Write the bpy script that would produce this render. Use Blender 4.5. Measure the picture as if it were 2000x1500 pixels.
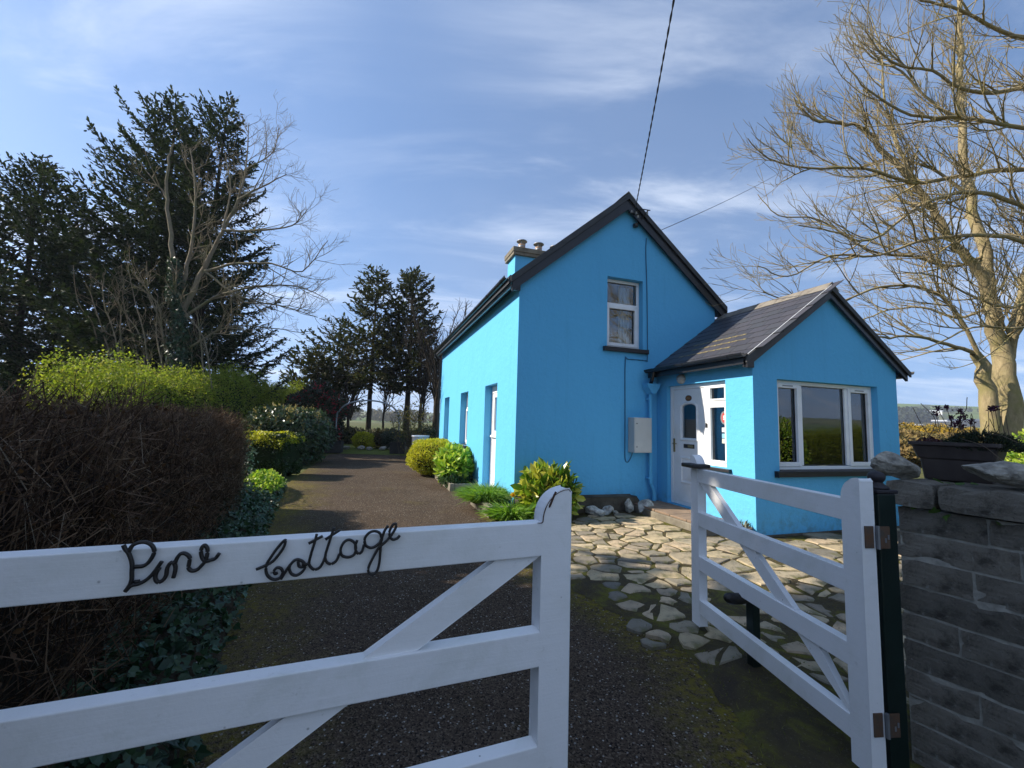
import bpy, math, random
import numpy as np
from mathutils import Vector, Matrix
from mathutils.geometry import tessellate_polygon

# ------------------------------------------------------------------ camera, sky, sun
sc = bpy.context.scene
for o in list(bpy.data.objects):
    bpy.data.objects.remove(o)
col = sc.collection
PITCH, ROLL, FPX = math.radians(5.3545), math.radians(1.6294), 830.06
camd = bpy.data.cameras.new('camera')
cam = bpy.data.objects.new('camera', camd)
col.objects.link(cam)
camd.sensor_width = 36.0
camd.lens = FPX / 2000 * 36.0
camd.clip_start = 0.02
camd.clip_end = 6000
_f = Vector((0, math.cos(PITCH), math.sin(PITCH)))
_r0 = Vector((1, 0, 0))
_u0 = Vector((0, -math.sin(PITCH), math.cos(PITCH)))
_r = _r0 * math.cos(ROLL) + _u0 * math.sin(ROLL)
_u = -_r0 * math.sin(ROLL) + _u0 * math.cos(ROLL)
cam.matrix_world = Matrix(((_r.x, _u.x, -_f.x, 0), (_r.y, _u.y, -_f.y, 0), (_r.z, _u.z, -_f.z, 1.5), (0, 0, 0, 1)))
sc.camera = cam

SUN_EL = math.radians(36.0)
SKY_STRENGTH = 0.130
SUN_STRENGTH = 4.8
EXPOSURE = 0.76
HAZE = 0.00045
world = bpy.data.worlds.new('World')
sc.world = world
world.use_nodes = True
wn, wl = world.node_tree.nodes, world.node_tree.links
wn.clear()
w_out = wn.new('ShaderNodeOutputWorld')
w_bg = wn.new('ShaderNodeBackground')
w_sky = wn.new('ShaderNodeTexSky')
w_sky.sky_type = 'NISHITA'
w_sky.sun_disc = False
w_sky.sun_elevation = SUN_EL
w_sky.sun_rotation = math.radians(-90.0)      # the sun stands due left of the view
w_sky.altitude = 60
w_sky.air_density = 1.1
w_sky.dust_density = 0.25
w_sky.ozone_density = 3.8
w_bg.inputs['Strength'].default_value = SKY_STRENGTH
# thin wisps of cirrus, laid out on a high flat layer over the whole sky
w_tc = wn.new('ShaderNodeTexCoord')
w_sep = wn.new('ShaderNodeSeparateXYZ')
wl.new(w_tc.outputs['Generated'], w_sep.inputs[0])
def wmath(op, a, b=None, clamp=False):
    n = wn.new('ShaderNodeMath'); n.operation = op; n.use_clamp = clamp
    for i, v in enumerate((a, b)):
        if v is None: continue
        if isinstance(v, (int, float)): n.inputs[i].default_value = v
        else: wl.new(v, n.inputs[i])
    return n.outputs[0]
# the air low down is clear that day: the sky keeps its blue right to the skyline
w_lift = wn.new('ShaderNodeCombineXYZ'); w_nrm = wn.new('ShaderNodeVectorMath'); w_nrm.operation = 'NORMALIZE'
wl.new(w_sep.outputs['X'], w_lift.inputs[0]); wl.new(w_sep.outputs['Y'], w_lift.inputs[1]); wl.new(wmath('ADD', wmath('MAXIMUM', w_sep.outputs['Z'], -0.02), 0.26), w_lift.inputs[2])
wl.new(w_lift.outputs[0], w_nrm.inputs[0]); wl.new(w_nrm.outputs[0], w_sky.inputs['Vector'])
zc = wmath('MAXIMUM', wmath('ADD', w_sep.outputs['Z'], 0.12), 0.05)
cu, cv = wmath('DIVIDE', w_sep.outputs['X'], zc), wmath('DIVIDE', w_sep.outputs['Y'], zc)
w_com = wn.new('ShaderNodeCombineXYZ')
wl.new(cu, w_com.inputs[0]); wl.new(cv, w_com.inputs[1])
w_map = wn.new('ShaderNodeMapping')
w_map.inputs['Rotation'].default_value = (0, 0, math.radians(-38))
w_map.inputs['Scale'].default_value = (0.55, 1.5, 1)
w_map.inputs['Location'].default_value = (1.3, 0.4, 0)
wl.new(w_com.outputs[0], w_map.inputs[0])
def wnoise(scale, detail, rough, dist, vec):
    n = wn.new('ShaderNodeTexNoise'); n.inputs['Scale'].default_value = scale
    n.inputs['Detail'].default_value = detail; n.inputs['Roughness'].default_value = rough
    n.inputs['Distortion'].default_value = dist; wl.new(vec, n.inputs['Vector'])
    return n.outputs['Fac']
def wramp(fac, a, b):
    n = wn.new('ShaderNodeMapRange'); n.interpolation_type = 'SMOOTHSTEP'
    n.inputs['From Min'].default_value = a; n.inputs['From Max'].default_value = b
    wl.new(fac, n.inputs['Value']); return n.outputs[0]
c_fine = wramp(wnoise(1.6, 7, 0.62, 0.5, w_map.outputs[0]), 0.42, 0.74)
c_big = wramp(wnoise(0.55, 3, 0.5, 0.2, w_com.outputs[0]), 0.34, 0.60)
cloud = wmath('MULTIPLY', wmath('MULTIPLY', c_fine, c_big), 0.6, True)
veil = wmath('MULTIPLY', wramp(wnoise(0.4, 4, 0.5, 0.3, w_com.outputs[0]), 0.30, 0.78), 0.15)
c_all = wmath('ADD', cloud, veil, True)
w_mix = wn.new('ShaderNodeMixRGB')
w_mix.inputs[2].default_value = (5.2, 5.6, 6.3, 1)
wl.new(c_all, w_mix.inputs[0])
wl.new(w_sky.outputs[0], w_mix.inputs[1])
wl.new(w_mix.outputs[0], w_bg.inputs['Color'])
wl.new(w_bg.outputs[0], w_out.inputs[0])

sund = bpy.data.lights.new('sun', 'SUN')
sund.energy = SUN_STRENGTH
sund.angle = math.radians(0.53)
sund.color = (1.0, 0.91, 0.77)
sun = bpy.data.objects.new('sun', sund)
col.objects.link(sun)
_ld = Vector((math.cos(SUN_EL), 0.0, -math.sin(SUN_EL)))     # light runs along +X
sun.rotation_euler = _ld.to_track_quat('-Z', 'Y').to_euler()
sun.location = (-30, 0, 25)

sc.view_settings.view_transform = 'Standard'
sc.view_settings.look = 'None'
sc.view_settings.exposure = EXPOSURE
sc.view_settings.gamma = 1.0
sc.view_settings.use_curve_mapping = False
sc.cycles.max_bounces = 8
sc.cycles.transparent_max_bounces = 16
sc.cycles.use_denoising = True

# ------------------------------------------------------------------ helpers
RNG = np.random.default_rng(11)
random.seed(5)

def srgb(r, g, b):
    f = lambda c: (c / 255 / 12.92) if c / 255 <= 0.04045 else ((c / 255 + 0.055) / 1.055) ** 2.4
    return (f(r), f(g), f(b), 1)

class Nodes:
    def __init__(self, name):
        self.m = bpy.data.materials.new(name); self.m.use_nodes = True
        self.n, self.l = self.m.node_tree.nodes, self.m.node_tree.links
        self.b = self.n['Principled BSDF']; self.out = self.n['Material Output']
    def new(self, t, **kw):
        n = self.n.new(t)
        for k, v in kw.items(): setattr(n, k, v)
        return n
    def put(self, sock, v):
        if hasattr(v, 'node'): self.l.new(v, sock)
        else: sock.default_value = v
    def math(self, op, a, b=0.0, clamp=False):
        n = self.new('ShaderNodeMath', operation=op, use_clamp=clamp)
        self.put(n.inputs[0], a); self.put(n.inputs[1], b); return n.outputs[0]
    def noise(self, scale, detail=5, rough=0.55, dist=0.0, vec=None):
        n = self.new('ShaderNodeTexNoise')
        n.inputs['Scale'].default_value = scale; n.inputs['Detail'].default_value = detail
        n.inputs['Roughness'].default_value = rough; n.inputs['Distortion'].default_value = dist
        self.l.new(vec or self.co(), n.inputs['Vector']); return n.outputs['Fac']
    def voronoi(self, scale, feature='F1', out='Distance', vec=None, rand=1.0):
        n = self.new('ShaderNodeTexVoronoi', feature=feature)
        n.inputs['Scale'].default_value = scale; n.inputs['Randomness'].default_value = rand
        self.l.new(vec or self.co(), n.inputs['Vector']); return n.outputs[out]
    def co(self):
        if not hasattr(self, '_c'):
            self._t = self.new('ShaderNodeTexCoord'); self._c = self._t.outputs['Object']
        return self._c
    def ramp(self, fac, stops):
        n = self.new('ShaderNodeValToRGB'); e = n.color_ramp.elements
        while len(e) > 1: e.remove(e[-1])
        e[0].position, e[0].color = stops[0]
        for p, c in stops[1:]:
            x = e.new(p); x.color = c
        self.put(n.inputs[0], fac); return n.outputs[0]
    def step(self, fac, a, b):
        n = self.new('ShaderNodeMapRange', interpolation_type='SMOOTHSTEP')
        n.inputs['From Min'].default_value = a; n.inputs['From Max'].default_value = b
        self.put(n.inputs['Value'], fac); return n.outputs[0]
    def mix(self, fac, a, b, mode='MIX'):
        n = self.new('ShaderNodeMixRGB', blend_type=mode)
        self.put(n.inputs[0], fac); self.put(n.inputs[1], a); self.put(n.inputs[2], b); return n.outputs[0]
    def bump(self, h, strength=0.3, dist=0.01):
        n = self.new('ShaderNodeBump'); n.inputs['Strength'].default_value = strength
        n.inputs['Distance'].default_value = dist; self.put(n.inputs['Height'], h)
        self.l.new(n.outputs[0], self.b.inputs['Normal']); return n
    def island(self):
        return self.new('ShaderNodeNewGeometry').outputs['Random Per Island']
    def objrand(self):
        return self.new('ShaderNodeObjectInfo').outputs['Random']
    def base(self, c, rough=0.8, spec=0.4, metal=0.0):
        self.put(self.b.inputs['Base Color'], c); self.put(self.b.inputs['Roughness'], rough)
        self.b.inputs['Specular IOR Level'].default_value = spec; self.b.inputs['Metallic'].default_value = metal

def C3(*c): return (*c, 1)

def plain(name, c1, c2, scale=6, rough=0.7, bump=0.15, bscale=60, spec=0.4, metal=0, detail=6, bdist=0.004):
    k = Nodes(name)
    k.base(k.ramp(k.noise(scale, detail, 0.6), [(0.3, C3(*c1)), (0.7, C3(*c2))]), rough, spec, metal)
    if bump: k.bump(k.noise(bscale, 4), bump, bdist)
    return k.m

def leafmat(name, stops, rough=0.5, transl=0.35, spec=0.35, tmul=1.5, patch=0.0, pscale=1.2):
    """stops: colours along the per-leaf random value"""
    k = Nodes(name)
    n = len(stops)
    fac = k.island()
    if patch: fac = k.math('ADD', k.math('MULTIPLY', fac, 1 - patch), k.math('MULTIPLY', k.step(k.noise(pscale, 3), 0.35, 0.65), patch))
    c = k.ramp(fac, [(i / max(1, n - 1), C3(*s)) for i, s in enumerate(stops)])
    k.base(c, rough, spec)
    if transl:
        t = k.new('ShaderNodeBsdfTranslucent')
        k.l.new(k.mix(1.0, c, (tmul, tmul * 1.05, tmul * 0.6, 1), 'MULTIPLY'), t.inputs[0])
        mx = k.new('ShaderNodeMixShader'); mx.inputs[0].default_value = transl
        k.l.new(k.b.outputs[0], mx.inputs[1]); k.l.new(t.outputs[0], mx.inputs[2])
        k.l.new(mx.outputs[0], k.out.inputs[0])
    return k.m

class MB:
    """collects vertices and faces; build() links them as one mesh object"""
    def __init__(self): self.V = []; self.F = []; self.n = 0
    def add(self, v, faces):
        v = np.asarray(v, float).reshape(-1, 3)
        for f in faces:
            f = np.asarray(f, np.int64)
            if f.ndim == 1: f = f[None]
            if len(f): self.F.append(f + self.n)
        self.V.append(v); self.n += len(v); return self
    def box(self, x0, x1, y0, y1, z0, z1, M=None):
        v = np.array([(x, y, z) for z in (z0, z1) for x, y in ((x0, y0), (x1, y0), (x1, y1), (x0, y1))], float)
        if M is not None: v = xf(M, v)
        return self.add(v, [np.array([(0, 3, 2, 1), (4, 5, 6, 7), (0, 1, 5, 4), (1, 2, 6, 5), (2, 3, 7, 6), (3, 0, 4, 7)])])
    def prism(self, poly, axis, a, b, M=None):
        """extrude a 2D polygon along an axis; axis 0: poly=(y,z), 1: (x,z), 2: (x,y)"""
        n = len(poly); v = []
        for w in (a, b):
            for p in poly:
                q = [p[0], p[1]]; q.insert(axis, w); v.append(q)
        v = np.array(v, float)
        if M is not None: v = xf(M, v)
        tris = tessellate_polygon([[Vector((p[0], p[1], 0)) for p in poly]])
        t = np.array(tris)
        side = np.array([(i, (i + 1) % n, (i + 1) % n + n, i + n) for i in range(n)])
        return self.add(v, [t, t[:, ::-1] + n, side])
    def tube(self, pts, rad, sides=6, cap=False):
        p = np.asarray(pts, float); m = len(p)
        r = np.broadcast_to(np.asarray(rad, float), (m,)) if np.ndim(rad) else np.full(m, float(rad))
        t = np.gradient(p, axis=0); t /= np.linalg.norm(t, axis=1)[:, None] + 1e-9
        ref = np.array([0, 0, 1.0]) if abs(t[:, 2]).mean() < 0.8 else np.array([1.0, 0, 0])
        a = np.cross(t, ref); a /= np.linalg.norm(a, axis=1)[:, None] + 1e-9
        b = np.cross(t, a)
        th = np.arange(sides) * 2 * math.pi / sides
        ring = p[:, None] + r[:, None, None] * (a[:, None] * np.cos(th)[None, :, None] + b[:, None] * np.sin(th)[None, :, None])
        i = np.arange(m - 1)[:, None] * sides; j = np.arange(sides)[None]
        j2 = (j + 1) % sides
        f = np.stack([i + j, i + j2, i + sides + j2, i + sides + j], -1).reshape(-1, 4)
        fs = [f]
        if cap: fs += [np.arange(sides)[::-1], np.arange(sides) + (m - 1) * sides]
        return self.add(ring.reshape(-1, 3), fs)
    def lathe(self, prof, sides=16, c=(0, 0, 0)):
        th = np.arange(sides) * 2 * math.pi / sides; pr = np.asarray(prof, float); m = len(pr)
        v = np.stack([c[0] + pr[:, None, 0] * np.cos(th), c[1] + pr[:, None, 0] * np.sin(th), c[2] + np.repeat(pr[:, 1:2], sides, 1)], -1)
        i = np.arange(m - 1)[:, None] * sides; j = np.arange(sides)[None]; j2 = (j + 1) % sides
        f = np.stack([i + j, i + j2, i + sides + j2, i + sides + j], -1).reshape(-1, 4)
        return self.add(v.reshape(-1, 3), [f, np.arange(sides)[::-1], np.arange(sides) + (m - 1) * sides])
    def build(self, name, mat, parent=None, smooth=False, bevel=0, link=True):
        me = bpy.data.meshes.new(name)
        V = np.concatenate(self.V) if self.V else np.zeros((0, 3))
        me.vertices.add(len(V)); me.vertices.foreach_set('co', V.astype(np.float32).ravel())
        tot = sum(f.size for f in self.F); me.loops.add(tot)
        me.loops.foreach_set('vertex_index', np.concatenate([f.ravel() for f in self.F]).astype(np.int32))
        sizes = np.concatenate([np.full(len(f), f.shape[1]) for f in self.F])
        starts = np.concatenate([[0], np.cumsum(sizes)[:-1]]).astype(np.int32)
        me.polygons.add(len(sizes)); me.polygons.foreach_set('loop_start', starts)
        me.polygons.foreach_set('use_smooth', np.full(len(sizes), smooth))
        me.update(calc_edges=True); me.validate()
        me.materials.append(mat)
        return link_mesh(name, me, parent, bevel)

def link_mesh(name, me, parent=None, bevel=0):
    o = bpy.data.objects.new(name, me); col.objects.link(o)
    if parent is not None: o.parent = parent
    if bevel:
        b = o.modifiers.new('bevel', 'BEVEL'); b.width = bevel; b.segments = 2; b.limit_method = 'ANGLE'; b.angle_limit = 0.6
    return o

def xf(M, v):
    A = np.array(M); return v @ A[:3, :3].T + A[:3, 3]

def empty(name, loc=(0, 0, 0), rz=0.0, label=None, cat=None, group=None, parent=None):
    o = bpy.data.objects.new(name, None); col.objects.link(o)
    o.location = loc; o.rotation_euler = (0, 0, rz); o.empty_display_size = 0.2
    if parent is not None: o.parent = parent
    if label: tag(o, label, cat, group)
    return o

def tag(o, label=None, cat=None, group=None, kind=None):
    if label: o['label'] = label
    if cat: o['category'] = cat
    if group: o['group'] = group
    if kind: o['kind'] = kind
    return o

def smooth_line(pts, k=5):
    """Catmull-Rom through points"""
    p = np.asarray(pts, float)
    if len(p) < 3: return p
    q = np.vstack([2 * p[0] - p[1], p, 2 * p[-1] - p[-2]]); out = []
    for i in range(1, len(q) - 2):
        t = np.linspace(0, 1, k, endpoint=False)[:, None]
        a, b, c, d = q[i - 1], q[i], q[i + 1], q[i + 2]
        out.append(0.5 * ((2 * b) + (-a + c) * t + (2 * a - 5 * b + 4 * c - d) * t ** 2 + (-a + 3 * b - 3 * c + d) * t ** 3))
    return np.vstack(out + [p[-1:]])

def unit(v): return v / (np.linalg.norm(v, axis=-1, keepdims=True) + 1e-9)

LEAF = {
    'diamond': (np.array([(0, 0, 0), (.45, .28, .06), (.45, -.28, .06), (1, 0, 0)]), [np.array([(0, 1, 3), (0, 3, 2)])]),
    'oval': (np.array([(0, 0, 0), (.3, .2, .05), (.7, .17, .04), (1, 0, -.08), (.7, -.17, .04), (.3, -.2, .05), (.5, 0, 0)]),
             [np.array([(0, 1, 6), (1, 2, 6), (2, 3, 6), (3, 4, 6), (4, 5, 6), (5, 0, 6)])]),
    'strip': (np.array([(0, -.04, 0), (0, .04, 0), (1, .03, 0), (1, -.03, 0)]), [np.array([(0, 1, 2, 3)])]),
    'blade': (np.array([(0, -.03, 0), (0, .03, 0), (.5, .03, .1), (.5, -.03, .1), (1, 0, -.05)]), [np.array([(0, 1, 2, 3)]), np.array([(3, 2, 4)])]),
    'needle': (np.array([(0, -.09, 0), (0, .09, 0), (.6, .13, 0), (.6, -.13, 0), (1, 0, 0)]), [np.array([(0, 1, 2, 3)]), np.array([(3, 2, 4)])]),
    'ivy': (np.array([(0, 0, 0), (.1, .42, .03), (.45, .38, .05), (.5, .2, .02), (1, 0, -.04), (.5, -.2, .02), (.45, -.38, .05), (.1, -.42, .03)]),
            [np.array([(0, 1, 2), (0, 2, 3), (0, 3, 4), (0, 4, 5), (0, 5, 6), (0, 6, 7)])]),
}
def scatter(mb, P, D, N, size, shape='diamond', width=1.0):
    """a leaf at every point P: axis D, face normal about N, length size"""
    P = np.asarray(P, float); D = unit(np.asarray(D, float)); S = np.cross(N, D); S = unit(S); Nn = np.cross(D, S)
    tv, tf = LEAF[shape]; n = len(P); m = len(tv)
    size = np.broadcast_to(np.asarray(size, float), (n,))[:, None, None]
    v = P[:, None] + size * (tv[None, :, 0:1] * D[:, None] + width * tv[None, :, 1:2] * S[:, None] + tv[None, :, 2:3] * Nn[:, None])
    off = (np.arange(n) * m)[:, None, None]
    return mb.add(v.reshape(-1, 3), [(f[None] + off).reshape(-1, f.shape[1]) for f in tf])

def rdir(n, rng=RNG): return unit(rng.normal(size=(n, 3)))

def wall_panel(mb, outer, holes, O, U, Vv, depth, inward, lining=True):
    """a flat wall with rectangular openings; reveals run 'depth' inwards"""
    O, U, Vv, I = (np.asarray(a, float) for a in (O, U, Vv, inward))
    loops = [outer] + [[(a, c), (b, c), (b, d), (a, d)] for a, b, c, d in holes]
    pts = [p for L in loops for p in L]
    tris = tessellate_polygon([[Vector((p[0], p[1], 0)) for p in L] for L in loops])
    P = np.array([O + p[0] * U + p[1] * Vv for p in pts])
    mb.add(P, [np.array(tris)])
    n = len(P)
    if lining: mb.add(P + I * depth, [np.array(tris)[:, ::-1]])
    for a, b, c, d in holes:
        q = np.array([O + x * U + y * Vv for x, y in ((a, c), (b, c), (b, d), (a, d))])
        mb.add(np.vstack([q, q + I * depth]), [np.array([(i, i + 4, (i + 1) % 4 + 4, (i + 1) % 4) for i in range(4)])])
    q = np.array([O + x * U + y * Vv for x, y in outer]); m = len(q)
    mb.add(np.vstack([q, q + I * depth]), [np.array([(i, (i + 1) % m, (i + 1) % m + m, i + m) for i in range(m)])])
    return mb

PINE = [[(0.997, 1.213), (0.993, 1.204), (0.987, 1.196), (0.981, 1.182), (0.978, 1.169), (0.977, 1.154), (0.976, 1.14), (0.978, 1.128), (0.985, 1.114)], [(0.986, 1.198), (0.983, 1.207), (0.979, 1.212), (0.97, 1.216), (0.958, 1.216), (0.947, 1.209), (0.941, 1.197), (0.943, 1.184), (0.95, 1.171), (0.959, 1.165), (0.974, 1.165)], [(0.985, 1.114), (0.976, 1.125), (0.962, 1.128), (0.951, 1.134), (0.942, 1.143), (0.936, 1.152), (0.93, 1.163), (0.925, 1.172)], [(0.928, 1.159), (0.933, 1.148), (0.934, 1.137), (0.929, 1.128), (0.921, 1.13), (0.915, 1.14), (0.914, 1.156), (0.909, 1.167), (0.903, 1.167), (0.899, 1.158), (0.899, 1.147), (0.901, 1.134)], [(0.901, 1.165), (0.897, 1.178), (0.891, 1.186), (0.882, 1.185), (0.874, 1.176), (0.874, 1.163), (0.874, 1.153), (0.867, 1.146), (0.857, 1.148), (0.849, 1.157), (0.843, 1.166), (0.841, 1.177), (0.841, 1.192), (0.847, 1.201), (0.852, 1.197), (0.853, 1.185), (0.849, 1.172), (0.842, 1.165), (0.832, 1.167), (0.824, 1.17), (0.817, 1.181)], [(0.971, 1.132), (0.962, 1.133)]]
COTTAGE = [[(0.739, 1.137), (0.719, 1.145), (0.705, 1.153), (0.694, 1.167), (0.684, 1.184), (0.681, 1.2), (0.687, 1.197), (0.7, 1.18), (0.711, 1.161), (0.718, 1.147), (0.718, 1.131), (0.712, 1.118), (0.7, 1.11), (0.688, 1.112), (0.682, 1.124), (0.686, 1.134), (0.695, 1.137), (0.701, 1.13), (0.698, 1.123), (0.693, 1.125)], [(0.685, 1.109), (0.677, 1.124), (0.669, 1.138), (0.659, 1.15), (0.65, 1.152), (0.639, 1.146), (0.633, 1.135), (0.639, 1.122), (0.651, 1.115), (0.662, 1.119), (0.668, 1.131), (0.667, 1.14)], [(0.65, 1.148), (0.647, 1.136), (0.638, 1.134), (0.638, 1.143)], [(0.634, 1.137), (0.625, 1.142)], [(0.612, 1.211), (0.616, 1.189), (0.622, 1.163), (0.625, 1.142), (0.621, 1.132), (0.612, 1.125), (0.601, 1.128), (0.594, 1.139), (0.588, 1.157)], [(0.629, 1.189), (0.614, 1.197), (0.598, 1.205)], [(0.573, 1.225), (0.579, 1.2), (0.585, 1.176), (0.589, 1.155), (0.585, 1.141), (0.575, 1.135), (0.563, 1.141), (0.556, 1.158)], [(0.591, 1.196), (0.575, 1.207), (0.559, 1.217)], [(0.554, 1.158), (0.553, 1.174), (0.545, 1.188), (0.533, 1.191), (0.521, 1.182), (0.517, 1.167), (0.521, 1.153), (0.535, 1.148), (0.549, 1.153), (0.554, 1.164)], [(0.515, 1.189), (0.519, 1.176), (0.517, 1.163), (0.51, 1.155), (0.502, 1.16), (0.498, 1.176)], [(0.497, 1.178), (0.496, 1.194), (0.486, 1.206), (0.472, 1.209), (0.459, 1.202), (0.456, 1.185), (0.466, 1.172), (0.48, 1.167), (0.493, 1.174), (0.497, 1.186)], [(0.44, 1.221), (0.449, 1.206), (0.455, 1.181), (0.456, 1.156), (0.457, 1.127), (0.462, 1.107), (0.472, 1.099), (0.482, 1.105), (0.483, 1.119), (0.474, 1.141), (0.461, 1.165), (0.446, 1.178), (0.434, 1.191), (0.421, 1.211), (0.419, 1.224), (0.427, 1.223), (0.435, 1.207), (0.433, 1.192), (0.425, 1.184), (0.414, 1.187), (0.408, 1.194)]]
RTREE = [([(10.54, 9.0, 0.97), (10.53, 9.0, 2.21), (10.5, 9.0, 3.31)], (0.27, 0.22)), ([(9.96, 8.8, 0.97), (9.88, 8.77, 2.18), (9.78, 8.73, 2.97), (9.6, 8.7, 3.23)], (0.2, 0.13)), ([(10.5, 9.0, 3.31), (10.28, 8.93, 3.84), (10.14, 8.87, 4.72), (9.8, 8.8, 5.2), (9.32, 8.73, 5.66), (8.96, 8.67, 6.19), (8.59, 8.6, 6.6), (8.13, 8.53, 7.12), (7.65, 8.47, 7.52), (7.29, 8.4, 7.86), (6.7, 8.33, 7.97), (6.12, 8.27, 7.96), (5.67, 8.2, 8.4)], (0.17, 0.02)), ([(10.5, 9.0, 3.31), (10.4, 9.06, 4.33), (10.44, 9.11, 5.51), (10.21, 9.17, 6.97), (10.28, 9.23, 8.75), (10.41, 9.29, 10.61), (10.57, 9.34, 12.84), (10.59, 9.4, 14.17)], (0.16, 0.03)), ([(10.56, 9.0, 3.31), (11.12, 9.2, 4.16), (11.75, 9.4, 5.42), (12.4, 9.6, 7.28), (12.99, 9.8, 9.8), (13.64, 10.0, 12.83)], (0.16, 0.03)), ([(10.64, 9.0, 3.2), (10.64, 8.67, 4.12), (10.96, 8.33, 5.21), (11.48, 8.0, 6.67)], (0.14, 0.04)), ([(9.6, 8.7, 3.23), (8.9, 8.58, 3.38), (8.05, 8.45, 3.51), (7.37, 8.32, 3.41), (6.91, 8.2, 3.58)], (0.085, 0.02)), ([(9.74, 8.7, 2.97), (9.36, 8.6, 3.63), (8.88, 8.5, 4.24), (8.17, 8.4, 4.51), (7.35, 8.3, 4.45), (6.43, 8.2, 4.08), (5.65, 8.1, 3.93), (4.8, 8.0, 4.18)], (0.08, 0.015)), ([(10.84, 7.5, 9.04), (9.16, 7.25, 8.96), (7.95, 7.0, 9.17), (6.96, 6.75, 9.07), (6.21, 6.5, 9.16)], (0.08, 0.015)), ([(10.87, 7.5, 8.41), (9.4, 7.36, 8.03), (8.27, 7.22, 7.78), (7.4, 7.08, 8.03), (6.54, 6.94, 8.07), (5.99, 6.8, 8.51)], (0.08, 0.015)), ([(10.75, 7.5, 7.16), (9.38, 7.4, 7.25), (8.14, 7.3, 7.33), (7.1, 7.2, 7.28), (6.29, 7.1, 7.62), (5.77, 7.0, 8.11)], (0.08, 0.015)), ([(11.4, 8.0, 6.88), (9.72, 7.89, 6.76), (8.58, 7.77, 6.5), (7.47, 7.66, 6.29), (6.51, 7.54, 6.45), (5.37, 7.43, 6.34), (4.55, 7.31, 6.44), (4.12, 7.2, 6.74)], (0.09, 0.012)), ([(11.14, 8.0, 5.29), (9.78, 7.9, 6.03), (8.79, 7.8, 6.21), (7.68, 7.7, 5.86), (6.58, 7.6, 5.08), (5.75, 7.5, 5.2), (5.12, 7.4, 5.24)], (0.09, 0.012)), ([(11.17, 8.2, 4.95), (9.99, 8.11, 5.41), (8.88, 8.03, 5.44), (7.88, 7.94, 5.27), (6.89, 7.86, 4.9), (5.94, 7.77, 4.83), (5.09, 7.69, 4.38), (4.48, 7.6, 4.53)], (0.08, 0.012)), ([(10.43, 9.1, 5.51), (9.76, 9.18, 5.28), (8.94, 9.27, 5.53), (8.09, 9.35, 5.66), (7.01, 9.43, 6.4), (6.12, 9.52, 6.54), (5.7, 9.6, 7.08)], (0.07, 0.012)), ([(10.45, 9.1, 4.34), (9.85, 9.24, 4.13), (9.21, 9.38, 4.39), (8.4, 9.52, 4.28), (7.79, 9.66, 3.94), (7.39, 9.8, 3.35)], (0.06, 0.012)), ([(10.36, 9.3, 8.8), (9.61, 9.24, 9.25), (8.88, 9.18, 9.95), (8.13, 9.12, 10.25), (7.64, 9.06, 11.09), (7.86, 9.0, 11.82)], (0.06, 0.012)), ([(10.24, 9.2, 6.99), (9.59, 9.32, 7.66), (8.76, 9.44, 7.96), (7.88, 9.56, 7.76), (7.13, 9.68, 8.2), (6.62, 9.8, 8.93)], (0.06, 0.012)), ([(10.78, 8.4, 4.59), (9.94, 8.25, 4.09), (8.97, 8.1, 4.23), (8.14, 7.95, 4.56), (7.31, 7.8, 4.58)], (0.06, 0.012)), ([(8.49, 8.5, 6.54), (8.14, 8.52, 7.46), (7.9, 8.55, 8.64), (7.87, 8.57, 9.86), (7.71, 8.6, 10.74)], (0.06, 0.012)), ([(10.91, 8.0, 3.95), (9.68, 7.9, 3.59), (8.59, 7.8, 3.54), (7.61, 7.7, 3.1), (6.85, 7.6, 2.97)], (0.05, 0.01)), ([(11.12, 9.2, 4.16), (11.85, 9.3, 3.97), (12.72, 9.4, 4.49)], (0.06, 0.02))]
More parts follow.
